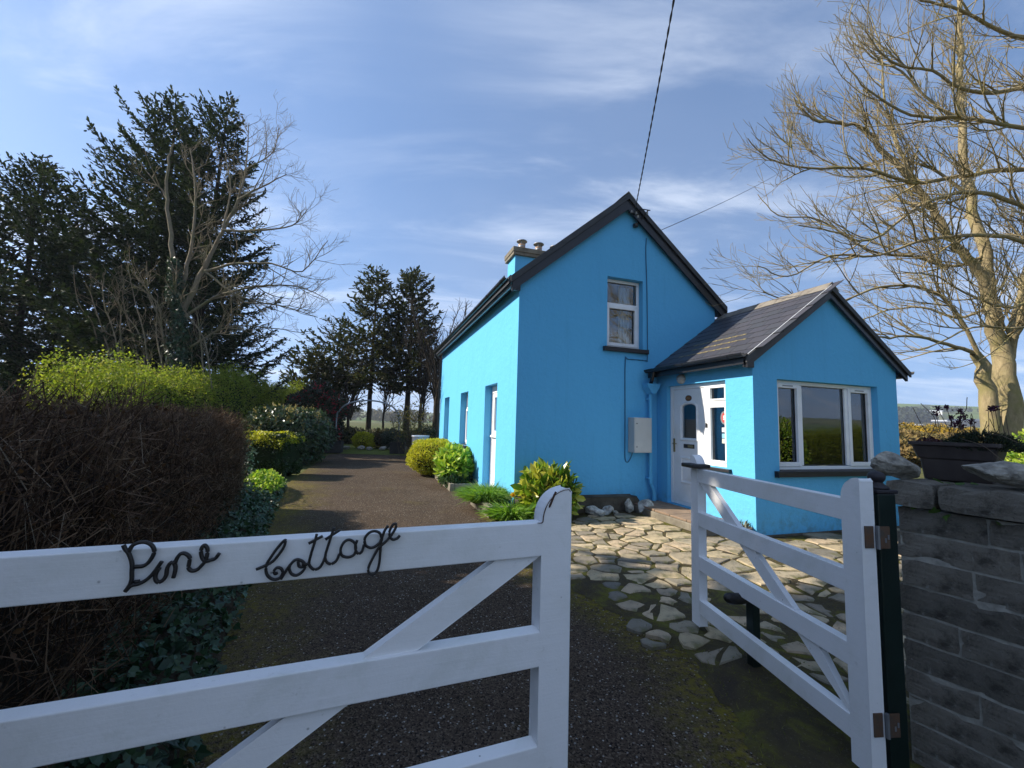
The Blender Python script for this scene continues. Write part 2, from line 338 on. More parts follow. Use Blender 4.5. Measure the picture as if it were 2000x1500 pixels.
LTREE = [([(-10.09, 13.0, 2.27), (-10.31, 12.95, 4.17), (-10.59, 12.91, 5.78), (-10.82, 12.86, 7.07), (-11.01, 12.81, 8.22), (-11.1, 12.77, 9.38), (-10.92, 12.72, 10.04)], (0.13, 0.02)), ([(-11.17, 13.0, 8.32), (-11.47, 12.97, 8.72), (-11.94, 12.93, 8.86)], (0.05, 0.015)), ([(-10.41, 13.0, 4.83), (-10.45, 13.14, 6.2), (-10.48, 13.29, 7.11), (-10.6, 13.43, 8.4), (-10.91, 13.58, 9.72), (-11.2, 13.72, 10.54)], (0.08, 0.015)), ([(-10.38, 13.0, 4.5), (-9.83, 13.08, 6.19), (-9.44, 13.17, 7.43), (-9.09, 13.25, 8.52), (-8.99, 13.33, 9.63), (-9.08, 13.42, 11.31)], (0.1, 0.012)), ([(-9.76, 13.0, 6.0), (-8.77, 12.93, 6.25), (-7.61, 12.87, 6.26), (-6.6, 12.8, 6.02), (-5.84, 12.73, 7.0)], (0.06, 0.01)), ([(-9.32, 13.0, 7.35), (-8.31, 13.07, 7.41), (-7.22, 13.14, 7.65), (-6.8, 13.21, 8.21)], (0.05, 0.01)), ([(-8.92, 13.0, 8.38), (-8.15, 13.14, 9.0), (-7.59, 13.27, 9.45)], (0.045, 0.01)), ([(-10.25, 13.0, 4.51), (-9.33, 12.96, 5.17), (-8.05, 12.91, 5.52), (-6.76, 12.87, 5.55), (-5.76, 12.82, 5.16)], (0.06, 0.01)), ([(-9.32, 13.0, 7.35), (-9.42, 13.31, 8.89), (-9.93, 13.63, 10.33)], (0.04, 0.01)), ([(-9.76, 13.0, 6.0), (-8.51, 12.92, 5.19), (-7.01, 12.84, 4.88), (-6.0, 12.76, 4.57)], (0.05, 0.01)), ([(-10.0, 13.0, 3.55), (-8.98, 13.05, 4.23), (-7.74, 13.1, 4.28), (-6.63, 13.15, 4.16)], (0.04, 0.01)), ([(-8.77, 13.0, 9.42), (-8.08, 13.16, 10.08), (-8.0, 13.32, 11.09)], (0.03, 0.01))]
SHRUB = [([(-12.22, 12.71, 2.19), (-12.32, 12.41, 3.68), (-12.68, 12.11, 4.67), (-12.63, 11.81, 5.67)], (0.03, 0.008)), ([(-11.57, 12.54, 2.19), (-12.12, 12.47, 3.7), (-12.52, 12.39, 4.75), (-12.67, 12.31, 5.21)], (0.03, 0.008)), ([(-11.03, 12.05, 2.17), (-11.49, 12.13, 3.65), (-12.02, 12.2, 4.71), (-12.19, 12.28, 5.69)], (0.03, 0.008)), ([(-11.12, 12.37, 2.19), (-11.5, 12.31, 3.68), (-11.64, 12.25, 4.74), (-12.45, 12.19, 5.47)], (0.03, 0.008)), ([(-10.91, 12.67, 2.22), (-11.36, 12.54, 3.73), (-11.64, 12.4, 4.78), (-11.59, 12.27, 5.45)], (0.03, 0.008)), ([(-10.77, 12.52, 2.21), (-10.98, 12.4, 3.72), (-11.67, 12.28, 4.74), (-11.38, 12.15, 5.47)], (0.03, 0.008)), ([(-10.4, 12.2, 2.2), (-10.67, 12.16, 3.68), (-11.04, 12.13, 4.72), (-11.4, 12.1, 5.99)], (0.03, 0.008)), ([(-9.81, 12.13, 2.21), (-10.28, 12.11, 3.68), (-10.43, 12.1, 4.73), (-11.04, 12.08, 5.44)], (0.03, 0.008)), ([(-9.86, 12.54, 2.24), (-10.36, 12.48, 3.75), (-10.79, 12.43, 4.81), (-11.33, 12.37, 5.82)], (0.03, 0.008)), ([(-9.77, 12.39, 2.23), (-10.11, 12.14, 3.69), (-10.19, 11.88, 4.67), (-10.95, 11.62, 5.23)], (0.03, 0.008)), ([(-9.48, 12.53, 2.25), (-9.86, 12.29, 3.73), (-10.52, 12.05, 4.71), (-10.55, 11.81, 5.84)], (0.03, 0.008)), ([(-9.65, 12.74, 2.26), (-9.59, 12.49, 3.77), (-9.92, 12.24, 4.78), (-9.84, 11.99, 6.03)], (0.03, 0.008)), ([(-8.96, 12.38, 2.25), (-9.26, 12.42, 3.77), (-9.62, 12.47, 4.86), (-10.43, 12.51, 5.46)], (0.03, 0.008)), ([(-8.75, 12.39, 2.26), (-9.03, 12.24, 3.74), (-9.7, 12.1, 4.75), (-8.85, 11.95, 5.21)], (0.03, 0.008))]

# ------------------------------------------------------------------ materials of the place
def m_wall():
    k = Nodes('blue_masonry_paint')
    n = k.noise(1.1, 5, 0.6); n2 = k.noise(9, 4, 0.6)
    c = k.mix(k.math('ADD', k.math('MULTIPLY', n, .7), k.math('MULTIPLY', n2, .3)), C3(.108, .425, .715), C3(.122, .470, .770))
    s = k.step(k.noise(3.4, 6, 0.7, 0.6), 0.66, 0.8)                  # a few faint weather stains
    c = k.mix(k.math('MULTIPLY', s, 0.22), c, C3(.06, .25, .42))
    mp = k.new('ShaderNodeMapping'); mp.inputs['Scale'].default_value = (9, 9, .55); k.l.new(k.co(), mp.inputs[0])
    st = k.step(k.noise(1.0, 5, .6, .2, mp.outputs[0]), .52, .76)                      # rain streaks
    c = k.mix(k.math('MULTIPLY', st, .20), c, C3(.07, .29, .50))
    sx = k.new('ShaderNodeSeparateXYZ'); k.l.new(k.co(), sx.inputs[0])
    sp = k.math('MULTIPLY', k.step(sx.outputs[2], .55, .02), k.step(k.noise(7, 6, .7), .42, .7))
    c = k.mix(k.math('MULTIPLY', sp, .55), c, C3(.10, .16, .17))                       # splashed earth at the foot
    sc_ = k.math('MULTIPLY', k.step(k.voronoi(2.3), .045, .02), k.step(k.noise(40, 4), .45, .6))
    c = k.mix(k.math('MULTIPLY', sc_, .7), c, C3(.08, .10, .11))                       # small scuffs
    k.base(c, 0.78, 0.22)
    k.bump(k.math('ADD', k.math('MULTIPLY', k.noise(70, 5), .8), k.math('ADD', k.math('MULTIPLY', k.noise(13, 4, .6, .4), 2.0), k.math('MULTIPLY', k.noise(2.6, 3), 4.0))), 0.45, 0.008)
    return k.m
def m_white(name='white_gate_paint', grime=0.55, tone=(.83, .83, .83)):
    k = Nodes(name)
    c = k.mix(k.step(k.noise(2.3, 6, 0.65, 0.4), 0.45, 0.8), C3(*tone), C3(tone[0] * .86, tone[1] * .86, tone[2] * .82))
    al = k.math('MULTIPLY', k.step(k.noise(3.3, 7, 0.72, .5), 0.52, 0.74), grime * .45)
    c = k.mix(al, c, C3(.42, .46, .36))
    g = k.math('MULTIPLY', k.step(k.noise(26, 6, 0.7), 0.62, 0.78), grime)
    c = k.mix(g, c, C3(.30, .30, .24))
    f = k.math('MULTIPLY', k.step(k.voronoi(21), 0.10, 0.02), k.step(k.noise(5, 3), 0.5, 0.6))
    c = k.mix(k.math('MULTIPLY', f, 0.8), c, C3(.10, .09, .07))       # flecks where the paint has chipped
    k.base(c, 0.5, 0.35)
    mp = k.new('ShaderNodeMapping'); mp.inputs['Scale'].default_value = (3, 60, 60)
    k.l.new(k.co(), mp.inputs[0])
    k.bump(k.math('ADD', k.noise(1.0, 5, .6, .3, mp.outputs[0]), k.math('ADD', k.noise(9, 5), k.math('MULTIPLY', k.noise(120, 2), .4))), 0.32, 0.003)
    return k.m
def m_asphalt():
    k = Nodes('worn_tarmac')
    base = k.ramp(k.noise(0.9, 6, 0.6), [(0.3, C3(.050, .036, .026)), (0.7, C3(.088, .064, .046))])
    chips = k.voronoi(130, out='Color'); g = k.new('ShaderNodeSeparateColor'); k.l.new(chips, g.inputs[0])
    base = k.mix(k.step(g.outputs[0], 0.55, 1.0), base, C3(.135, .104, .078))
    base = k.mix(k.step(g.outputs[1], 0.62, 0.95), base, C3(.016, .013, .012))
    base = k.mix(k.step(g.outputs[2], 0.985, 0.995), base, C3(.36, .34, .31))
    sx = k.new('ShaderNodeSeparateXYZ'); k.l.new(k.co(), sx.inputs[0])
    # moss creeps in from the left-hand edge of the drive
    edge = k.math('ADD', sx.outputs[0], k.math('ADD', k.math('MULTIPLY', sx.outputs[1], 0.44), 0.55))
    m1 = k.step(k.math('ADD', edge, k.math('MULTIPLY', k.noise(1.5, 5, 0.7), -2.6)), -.35, -1.9)
    m2 = k.math('MULTIPLY', k.step(k.noise(0.7, 5, 0.65), 0.55, 0.72), 0.5)
    right = k.math('ADD', sx.outputs[0], k.math('MULTIPLY', k.math('MAXIMUM', k.math('SUBTRACT', sx.outputs[1], 2.9), 0.0), 0.55))
    m3 = k.step(k.math('ADD', right, k.math('MULTIPLY', k.noise(3.0, 5, .7), .9)), 1.15, 1.75)
    m3 = k.math('MULTIPLY', m3, k.step(sx.outputs[1], 5.4, 4.2))
    moss = k.math('MULTIPLY', k.math('MAXIMUM', k.math('MAXIMUM', m1, m3), m2), k.step(k.noise(22, 4, 0.7), 0.36, 0.62), True)
    c = k.mix(moss, base, k.ramp(k.noise(9, 4), [(0.3, C3(.095, .085, .014)), (0.7, C3(.19, .155, .022))]))
    k.base(c, 0.97, 0.05)
    k.bump(k.math('ADD', k.voronoi(130), k.math('MULTIPLY', k.noise(3, 4), 1.5)), 0.55, 0.008)
    return k.m
def m_mossbed():
    k = Nodes('moss_and_soil')
    c = k.ramp(k.noise(3.2, 8, 0.75, .6), [(0.36, C3(.052, .040, .028)), (0.50, C3(.072, .058, .028)), (0.58, C3(.105, .100, .022)), (0.74, C3(.165, .160, .026))])
    c = k.mix(k.math('MULTIPLY', k.step(k.voronoi(70), .16, .08), .7), c, C3(.17, .15, .12))
    c = k.mix(k.step(k.noise(60, 3), 0.62, 0.75), c, C3(.15, .13, .09))
    k.base(c, 0.95, 0.15); k.bump(k.math('ADD', k.noise(35, 6, 0.7), k.noise(7, 4)), 0.9, 0.02)
    return k.m
def m_flag():
    k = Nodes('flagstone_rock')
    r = k.objrand()
    c = k.ramp(r, [(0, C3(.33, .275, .18)), (.2, C3(.49, .39, .24)), (.38, C3(.19, .172, .14)), (.56, C3(.50, .385, .25)), (.72, C3(.14, .132, .115)), (.86, C3(.27, .235, .17)), (1, C3(.52, .42, .27))])
    c = k.mix(k.math('MULTIPLY', k.step(k.noise(7, 6, 0.7), 0.40, 0.7), 0.65), c, C3(.10, .09, .066))
    c = k.mix(k.math('MULTIPLY', k.step(k.noise(17, 6, 0.75), 0.6, 0.72), 0.45), c, C3(.40, .38, .30))
    c = k.mix(k.math('MULTIPLY', k.step(k.noise(4, 6, 0.7), 0.52, 0.68), 0.65), c, C3(.12, .12, .03))
    k.base(c, 0.85, 0.3); k.bump(k.math('ADD', k.noise(22, 8, 0.7), k.math('MULTIPLY', k.noise(5, 4), 2.0)), 0.7, 0.012)
    return k.m
def m_block():
    k = Nodes('weathered_concrete_block')
    r = k.objrand()
    c = k.ramp(r, [(0, C3(.31, .28, .23)), (.5, C3(.39, .35, .29)), (1, C3(.25, .228, .19))])
    c = k.mix(k.math('MULTIPLY', k.step(k.noise(11, 7, 0.7), 0.45, 0.7), .8), c, C3(.07, .063, .052))
    c = k.mix(k.math('MULTIPLY', k.step(k.noise(19, 7, 0.75, 0.5), 0.60, 0.72), 0.7), c, C3(.50, .50, .46))
    c = k.mix(k.math('MULTIPLY', k.step(k.noise(120, 3), 0.62, 0.72), 0.5), c, C3(.02, .02, .02))
    c = k.mix(k.math('MULTIPLY', k.step(k.voronoi(24), 0.12, 0.05), 0.6), c, C3(.5, .5, .46))
    k.base(c, 0.95, 0.2); c = k.mix(k.math('MULTIPLY', k.step(k.noise(70, 6, .8), .56, .70), .6), c, C3(.40, .38, .34))
    c = k.mix(k.math('MULTIPLY', k.step(k.noise(55, 6, .8), .42, .30), .7), c, C3(.03, .028, .024))
    k.base(c, 0.95, 0.2); k.bump(k.math('ADD', k.noise(60, 9, 0.8), k.math('MULTIPLY', k.noise(14, 6, .7), 1.5)), 1.0, 0.035)
    return k.m
def m_slate(lichen=False):
    k = Nodes('lichened_slate' if lichen else 'roof_slate')
    r = k.objrand()
    c = k.ramp(r, [(0, C3(.036, .037, .047)), (.5, C3(.053, .050, .060)), (1, C3(.043, .046, .053))])
    c = k.mix(k.math('MULTIPLY', k.step(k.noise(6, 6, 0.7), 0.5, 0.75), 0.6), c, C3(.085, .079, .08))
    if lichen:
        sx = k.new('ShaderNodeSeparateXYZ'); k.l.new(k.co(), sx.inputs[0])
        e = k.math('MULTIPLY', k.step(sx.outputs[1], 0.042, 0.012), k.step(k.noise(16, 5, 0.7), 0.40, 0.55))
        c = k.mix(k.math('MULTIPLY', e, 0.9), c, C3(.34, .27, .10))
    k.base(c, 0.52, 0.5); k.bump(k.noise(30, 6, 0.6), 0.3, 0.004)
    return k.m
def m_glass():
    k = Nodes('window_glass')
    tr = k.new('ShaderNodeBsdfTransparent'); tr.inputs[0].default_value = (.80, .84, .84, 1)
    gl = k.new('ShaderNodeBsdfGlossy'); gl.inputs['Roughness'].default_value = 0.015
    gl.inputs[0].default_value = (.95, .97, 1, 1)
    lw = k.new('ShaderNodeLayerWeight'); lw.inputs[0].default_value = 0.28
    mx = k.new('ShaderNodeMixShader')
    k.l.new(k.math('ADD', k.math('MULTIPLY', lw.outputs['Fresnel'], 0.9), 0.10, True), mx.inputs[0])
    k.l.new(tr.outputs[0], mx.inputs[1]); k.l.new(gl.outputs[0], mx.inputs[2]); k.l.new(mx.outputs[0], k.out.inputs[0])
    return k.m
M_WALL = m_wall()
M_GATE = m_white()
M_UPVC = m_white('white_window_plastic', 0.06, (.82, .83, .84))
M_TAR = m_asphalt(); M_BED = m_mossbed(); M_FLAG = m_flag(); M_BLOCK = m_block()
M_SLATE = m_slate(); M_LICHEN = m_slate(True); M_GLASS = m_glass()
M_BLACK = plain('black_gloss_paint', (.010, .011, .014), (.017, .018, .022), 5, 0.35, .1, 80, .5)
M_VERGE = plain('weathered_grey_verge', (.035, .037, .042), (.055, .057, .06), 5, 0.6, .2, 60)
M_PVC = plain('black_plastic_gutter', (.012, .012, .013), (.02, .02, .021), 4, 0.28, .05, 60, .5)
M_SILL = plain('black_painted_sill', (.016, .016, .019), (.026, .026, .03), 7, 0.5, .2, 70)
M_CONC = plain('stained_concrete', (.12, .105, .082), (.26, .235, .185), 5, 0.9, .5, 45, .25, bdist=.008)
M_PLINTH = plain('mossy_old_plinth', (.045, .04, .032), (.13, .115, .09), 4, 0.95, .8, 30, .2, bdist=.012)
M_IRON = plain('black_wrought_iron', (.008, .008, .009), (.022, .018, .015), 30, 0.5, .3, 120, .5)
M_GREEN = plain('dark_green_steel_paint', (.005, .013, .011), (.008, .020, .017), 9, 0.35, .15, 90, .5)
M_FINIAL = plain('dull_black_cast_iron', (.012, .010, .013), (.028, .024, .03), 14, 0.55, .3, 80)
M_RUST = plain('rusty_steel', (.10, .085, .07), (.17, .085, .045), 28, 0.6, .4, 100, .5, .35)
M_RIDGE = plain('concrete_ridge_tile', (.15, .13, .11), (.28, .255, .215), 7, 0.9, .4, 50, .2)
M_CLAY = plain('clay_chimney_pot', (.42, .26, .17), (.58, .40, .28), 6, 0.8, .2, 50)
M_METAL = plain('galvanised_steel', (.22, .23, .25), (.32, .34, .36), 8, 0.45, .1, 80, .5, .6)
M_BOX = plain('pale_grey_meter_box', (.50, .50, .48), (.58, .58, .55), 3, 0.55, .1, 60)
M_BRASS = plain('tarnished_brass', (.23, .18, .09), (.34, .27, .13), 20, 0.4, .1, 80, .5, .6)
M_PLAQUE = plain('brown_enamel_plaque', (.19, .06, .012), (.30, .11, .02), 40, 0.4, .1, 60)
M_ROOM = plain('dim_plaster', (.30, .30, .28), (.36, .36, .33), 2, 0.9, 0)
M_CABLE = plain('black_cable_sheath', (.010, .010, .011), (.02, .02, .02), 9, 0.5, 0)
M_WIREBLUE = plain('painted_over_cable', (.03, .13, .24), (.04, .17, .30), 9, 0.6, 0)
M_TERRA = plain('terracotta_tile', (.17, .12, .085), (.27, .19, .13), 8, 0.85, .4, 50)
M_ROCK = plain('rough_grey_fieldstone', (.12, .11, .095), (.46, .43, .36), 16, 0.92, .9, 26, .25, bdist=.02)
M_QUARTZ = plain('pale_quartz_rock', (.14, .14, .13), (.66, .65, .60), 13, 0.85, .9, 24, .3, bdist=.02)
M_WOOD = plain('dark_treated_timber', (.012, .011, .011), (.03, .027, .025), 6, 0.8, .5, 30)
M_SOIL = plain('garden_soil', (.03, .022, .015), (.065, .048, .032), 9, 0.98, .9, 30, .1, bdist=.03)

# ------------------------------------------------------------------ ground, drive, patio bed
def poly_sheet(name, pts, z, mat, parent=None):
    mb = MB(); t = tessellate_polygon([[Vector((x, y, 0)) for x, y in pts]])
    mb.add([(x, y, z) for x, y in pts], [np.array(t)])
    return mb.build(name, mat, parent)
def m_grass():
    k = Nodes('rough_pasture')
    c = k.ramp(k.noise(0.05, 6, 0.6), [(0.3, C3(.075, .10, .022)), (0.5, C3(.095, .095, .035)), (0.7, C3(.14, .115, .05))])
    c = k.mix(k.step(k.noise(2.5, 5), 0.4, 0.7), c, C3(.06, .075, .022))
    k.base(c, 0.95, 0.1); k.bump(k.noise(6, 6, 0.7), 0.7, 0.05)
    return k.m
M_GRASS = m_grass()
th = np.linspace(0, 2 * math.pi, 97)[:-1]
rad = np.array([0.5, 12, 40, 110, 260])
mb = MB()
V = [(0, 20, -0.03)] + [(r * math.cos(a), 20 + r * math.sin(a), -0.03) for r in rad for a in th]
F3 = np.array([(0, 1 + i, 1 + (i + 1) % 96) for i in range(96)])
F4 = np.array([(1 + k * 96 + i, 1 + (k + 1) * 96 + i, 1 + (k + 1) * 96 + (i + 1) % 96, 1 + k * 96 + (i + 1) % 96) for k in range(len(rad) - 1) for i in range(96)])
mb.add(V, [F3, F4])
tag(mb.build('ground', M_GRASS), kind='structure')

# rolling country beyond: real height, rising all round to a low skyline
def land_h(x, y):
    r = math.hypot(x, y - 20); a = math.degrees(math.atan2(x, y - 20))
    rise = max(0.0, (r - 250) / 650)
    crest = 21 + 28 * math.exp(-((a - 44) / 26) ** 2) + 6 * math.sin(math.radians(a * 3.1 + 40)) + 3 * math.sin(math.radians(a * 11))
    h = crest * (rise ** 2.0 if rise < 1 else 1 - 0.4 * min(1, (rise - 1) / 0.9) ** 1.5)
    return h * 1.0 - 0.03 + 2.2 * math.sin(x * .017) * math.sin(y * .013) * min(1, rise * 3)
def m_fields():
    k = Nodes('patchwork_fields')
    v = k.voronoi(0.0085, out='Color'); g = k.new('ShaderNodeSeparateColor'); k.l.new(v, g.inputs[0])
    c = k.ramp(g.outputs[0], [(0, C3(.085, .145, .035)), (.35, C3(.13, .17, .05)), (.6, C3(.17, .17, .075)), (.8, C3(.10, .155, .04)), (1, C3(.20, .175, .09))])
    e = k.voronoi(0.0085, feature='DISTANCE_TO_EDGE')
    c = k.mix(k.step(k.math('ADD', e, k.math('MULTIPLY', k.noise(.06, 4), .05)), 0.075, 0.045), c, C3(.05, .062, .028))
    c = k.mix(k.math('MULTIPLY', k.step(k.noise(.03, 6, .7), .5, .7), .5), c, C3(.09, .095, .04))
    k.base(c, 0.95, 0.1)
    return k.m
ra = np.concatenate([np.linspace(258, 900, 26), np.linspace(960, 1900, 8)])
NA = 240
V = [(r * math.sin(2 * math.pi * i / NA), 20 + r * math.cos(2 * math.pi * i / NA), 0) for r in ra for i in range(NA)]
V = [(x, y, land_h(x, y) if j >= NA else -0.06) for j, (x, y, _) in enumerate(V)]
F = np.array([(k * NA + i, k * NA + (i + 1) % NA, (k + 1) * NA + (i + 1) % NA, (k + 1) * NA + i) for k in range(len(ra) - 1) for i in range(NA)])
M_FIELDS = m_fields()
tag(MB().add(V, [F]).build('hill', M_FIELDS, smooth=True), kind='structure')

DRIVE = [(-3.2, -6), (-0.75, .6), (-1.0, 1.2), (-1.66, 2.56), (-2.77, 4.86), (-3.76, 6.91), (-4.91, 9.46), (-5.48, 11.15), (-7.6, 18.0), (-7.4, 18.6),
         (-4.9, 18.8), (-2.0, 15), (0.9, 7.3), (1.6, 5), (1.75, 3.4), (2.2, 2.6), (2.6, 1.0), (4.5, -6)]
tag(poly_sheet('driveway', DRIVE, 0.0, M_TAR), kind='structure')
BED0 = [(1.26, 0.9), (1.18, 2.1), (1.24, 2.9), (0.98, 3.42), (0.62, 4.0), (0.42, 4.7), (0.2, 5.7), (-0.05, 6.5), (-0.45, 6.75), (-0.5, 7.6), (0.5, 8.1), (3.2, 8.6), (8.5, 9.5), (9.0, 5.0), (5.5, 2.4), (2.9, .9)]
_rb = np.random.default_rng(77); BED = []
for _a, _b in zip(BED0, BED0[1:] + BED0[:1]):                     # a ragged edge where moss meets tarmac
    _n = max(1, int(math.dist(_a, _b) / .07)) if _a[0] < 1.4 and _b[0] < 1.4 else 1
    for _k in range(_n):
        _t = _k / _n; BED.append((_a[0] + (_b[0] - _a[0]) * _t + (_rb.normal() * .028 if _k else 0), _a[1] + (_b[1] - _a[1]) * _t + (_rb.normal() * .028 if _k else 0)))
def raised_sheet(name, pts, z0, z1, inset, mat):
    p = np.array(pts); q = np.roll(p, -1, 0) - np.roll(p, 1, 0); q = q / (np.linalg.norm(q, axis=1)[:, None] + 1e-9)
    area = sum(a[0] * b[1] - b[0] * a[1] for a, b in zip(pts, pts[1:] + pts[:1])); s_ = 1 if area > 0 else -1
    inn = p + np.column_stack([-q[:, 1], q[:, 0]]) * inset * s_; n = len(p)
    t = np.array(tessellate_polygon([[Vector((x, y, 0)) for x, y in inn]]))
    return MB().add([(x, y, z0) for x, y in p] + [(x, y, z1) for x, y in inn], [t + n, np.array([(i, (i + 1) % n, (i + 1) % n + n, i + n) for i in range(n)])]).build(name, mat)
patio = tag(raised_sheet('patio', BED, 0.003, 0.021, .12, M_BED), kind='structure')
tag(poly_sheet('lawn', [(-13, 18.9), (-3.6, 18.9), (-1.0, 24), (-1, 31), (-14, 31)], -0.012, plain('mown_lawn', (.075, .10, .022), (.13, .155, .035), 2.5, .95, .8, 60, .1, bdist=.02)), kind='structure')

def clip_half(poly, p, n):
    out = []
    for i in range(len(poly)):
        a, b = poly[i], poly[(i + 1) % len(poly)]
        da, db = (a - p) @ n, (b - p) @ n
        if da <= 0: out.append(a)
        if (da < 0 < db) or (db < 0 < da): out.append(a + (b - a) * (da / (da - db)))
    return out
def inside(pt, poly):
    x, y = pt; c = False; n = len(poly)
    for i in range(n):
        x1, y1 = poly[i]; x2, y2 = poly[(i + 1) % n]
        if (y1 > y) != (y2 > y) and x < (x2 - x1) * (y - y1) / (y2 - y1) + x1: c = not c
    return c
cs, sn = math.cos(math.radians(18.228)), math.sin(math.radians(18.228))
def hw(t, s): return (0.0831 + t * cs - s * sn, 7.2278 + t * sn + s * cs)     # house frame -> world
STONES = [(1.02, 3.02), (0.74, 4.05), (0.55, 4.7), (0.36, 5.6), (0.22, 6.3), (0.45, 6.75), hw(.95, -.5), hw(1.9, -.42), hw(2.1, -.5), hw(2.1, -1.85), hw(2.72, -1.95), hw(2.75, -2.28), hw(6.0, -2.3), hw(7.2, -2.3), (7.6, 5.2), (5.6, 3.3), (3.6, 2.7), (2.3, 2.5), (1.5, 2.75)]
rs = np.random.default_rng(23)
seeds = []
def spacing(x, y):
    e = (x - 0.5) * 0.55 + (y - 3.1) * 0.42      # small stones by the drive, wide flags by the house
    return float(np.clip(0.15 + 0.058 * e, 0.135, 0.29))
for _ in range(11000):
    x, y = rs.uniform(-0.6, 8.6), rs.uniform(2.2, 8.6)
    d = spacing(x, y) * rs.uniform(.66, 1.4)
    if all(((x - a) * .80) ** 2 + ((y - b) * 1.2) ** 2 > (d * .5 + e * .5) ** 2 for a, b, e in seeds): seeds.append((x, y, d))
S2 = np.array([(a, b) for a, b, _ in seeds])
def lay_stone(cell, y):
    c = np.mean(cell, 0); gap = rs.uniform(.010, .026) + (0.012 if y < 4.2 else 0)
    ring = []
    for a, b in zip(cell, cell[1:] + cell[:1]):
        ring.append(a)
        if np.linalg.norm(b - a) > .12: ring.append((a + b) / 2 + rs.normal(size=2) * .011)
    ring = [c + (p - c) * max(.3, 1 - gap / (np.linalg.norm(p - c) + 1e-6)) + rs.normal(size=2) * .004 for p in ring]
    if len(ring) < 4: return
    n = len(ring); h = rs.uniform(.018, .032) - (.001 if y < 3.9 else 0); tl = rs.normal(size=2) * .022
    zt = lambda p, dz=0: h + (p - c) @ tl + dz
    out = [(*(p - c), -.03) for p in ring] + [(*(p - c), zt(p, -.007)) for p in ring]
    top = [c + (p - c) * (1 - .014 / (np.linalg.norm(p - c) + 1e-6)) for p in ring]
    out += [(*(p - c), zt(p) + rs.normal() * .0018) for p in top]
    side = np.array([(i2, (i2 + 1) % n, (i2 + 1) % n + n, i2 + n) for i2 in range(n)])
    m = MB().add(out, [side, side + n, np.arange(n) + 2 * n]).build('flagstone', M_FLAG, patio)
    m.location = (c[0], c[1], 0.005)
for i, (x, y, d) in enumerate(seeds):
    if not inside((x, y), STONES): continue
    if y < 3.9 and rs.random() < 0.16: continue
    p0 = np.array([x, y]); R = d * 1.0
    cell = [p0 + R * np.array([math.cos(a), math.sin(a)]) for a in np.linspace(0, 2 * math.pi, 9)[:-1] + rs.random()]
    for j in np.argsort(((S2 - p0) ** 2).sum(1))[1:16]:
        q = S2[j]; n = (q - p0) / np.linalg.norm(q - p0)
        w = seeds[i][2] / (seeds[i][2] + seeds[j][2])
        cell = clip_half(cell, p0 + (q - p0) * w, n)
    if len(cell) < 3: continue
    cells = [cell]
    if d > .2 and rs.random() < .45:                     # many flags have snapped into angular pieces
        an = rs.uniform(0, math.pi); nn = np.array([math.cos(an), math.sin(an)]); q0 = np.mean(cell, 0) + rs.normal(size=2) * .05
        cells = [h for h in (clip_half(cell, q0, nn), clip_half(cell, q0, -nn)) if len(h) >= 3]
    for cell in cells: lay_stone(cell, y)

# ------------------------------------------------------------------ the cottage (local frame: x across the gable, y back along the side, z up)
HX, HY, HR = 0.0831, 7.2278, math.radians(18.228)
cot = empty('cottage', (HX, HY, 0), HR, 'bright blue rendered cottage with black-trimmed gables and a front porch', 'cottage')
X_, Y_, Z_ = (1, 0, 0), (0, 1, 0), (0, 0, 1)
W, L, MID = 4.26, 8.41, 2.13
TD = 0.30                                             # wall thickness
def ztop(t): return 5.985 - .84 * abs(t - MID)
def ptop(t): return 3.82 - .715 * abs(t - 4.39)
GW = (1.745, 2.524, 2.976, 4.323)                     # gable window
SD = (1.183, 2.126, 0.10, 2.303)                      # side door
S1 = (3.808, 4.758, 0.915, 2.303); S2w = (6.538, 7.434, 0.915, 2.303)
def panel(name, outer, holes, O, U, Vv, I, depth=TD, mat=M_WALL):
    mb = MB(); O, U, Vv, I = (np.asarray(a, float) for a in (O, U, Vv, I))
    hp = [h if isinstance(h, list) else [(h[0], h[2]), (h[1], h[2]), (h[1], h[3]), (h[0], h[3])] for h in holes]
    loops = [outer] + hp
    pts = [p for l in loops for p in l]
    tr = np.array(tessellate_polygon([[Vector((p[0], p[1], 0)) for p in l] for l in loops]))
    P = np.array([O + p[0] * U + p[1] * Vv for p in pts])
    mb.add(P, [tr]); mb.add(P + I * depth, [tr[:, ::-1]])
    for h in hp:
        q = np.array([O + x * U + y * Vv for x, y in h]); n = len(h)
        mb.add(np.vstack([q, q + I * depth]), [np.array([(i, i + n, (i + 1) % n + n, (i + 1) % n) for i in range(n)])])
    return mb.build(name, mat, cot)
panel('gable_wall', [(0, 0), (W, 0), (W, ztop(0) - .14), (MID, ztop(MID) - .14), (0, ztop(0) - .14)], [GW], (0, 0, 0), X_, Z_, Y_)
panel('side_wall', [(0, 0), (L, 0), (L, ztop(0) - .14), (0, ztop(0) - .14)], [SD, S1, S2w], (0, 0, 0), Y_, Z_, X_)
panel('side_wall', [(0, 0), (L, 0), (L, ztop(0) - .14), (0, ztop(0) - .14)], [], (W, 0, 0), Y_, Z_, (-1, 0, 0))
panel('gable_wall', [(0, 0), (W, 0), (W, ztop(0) - .14), (MID, ztop(MID) - .14), (0, ztop(0) - .14)], [], (0, L, 0), X_, Z_, (0, -1, 0))
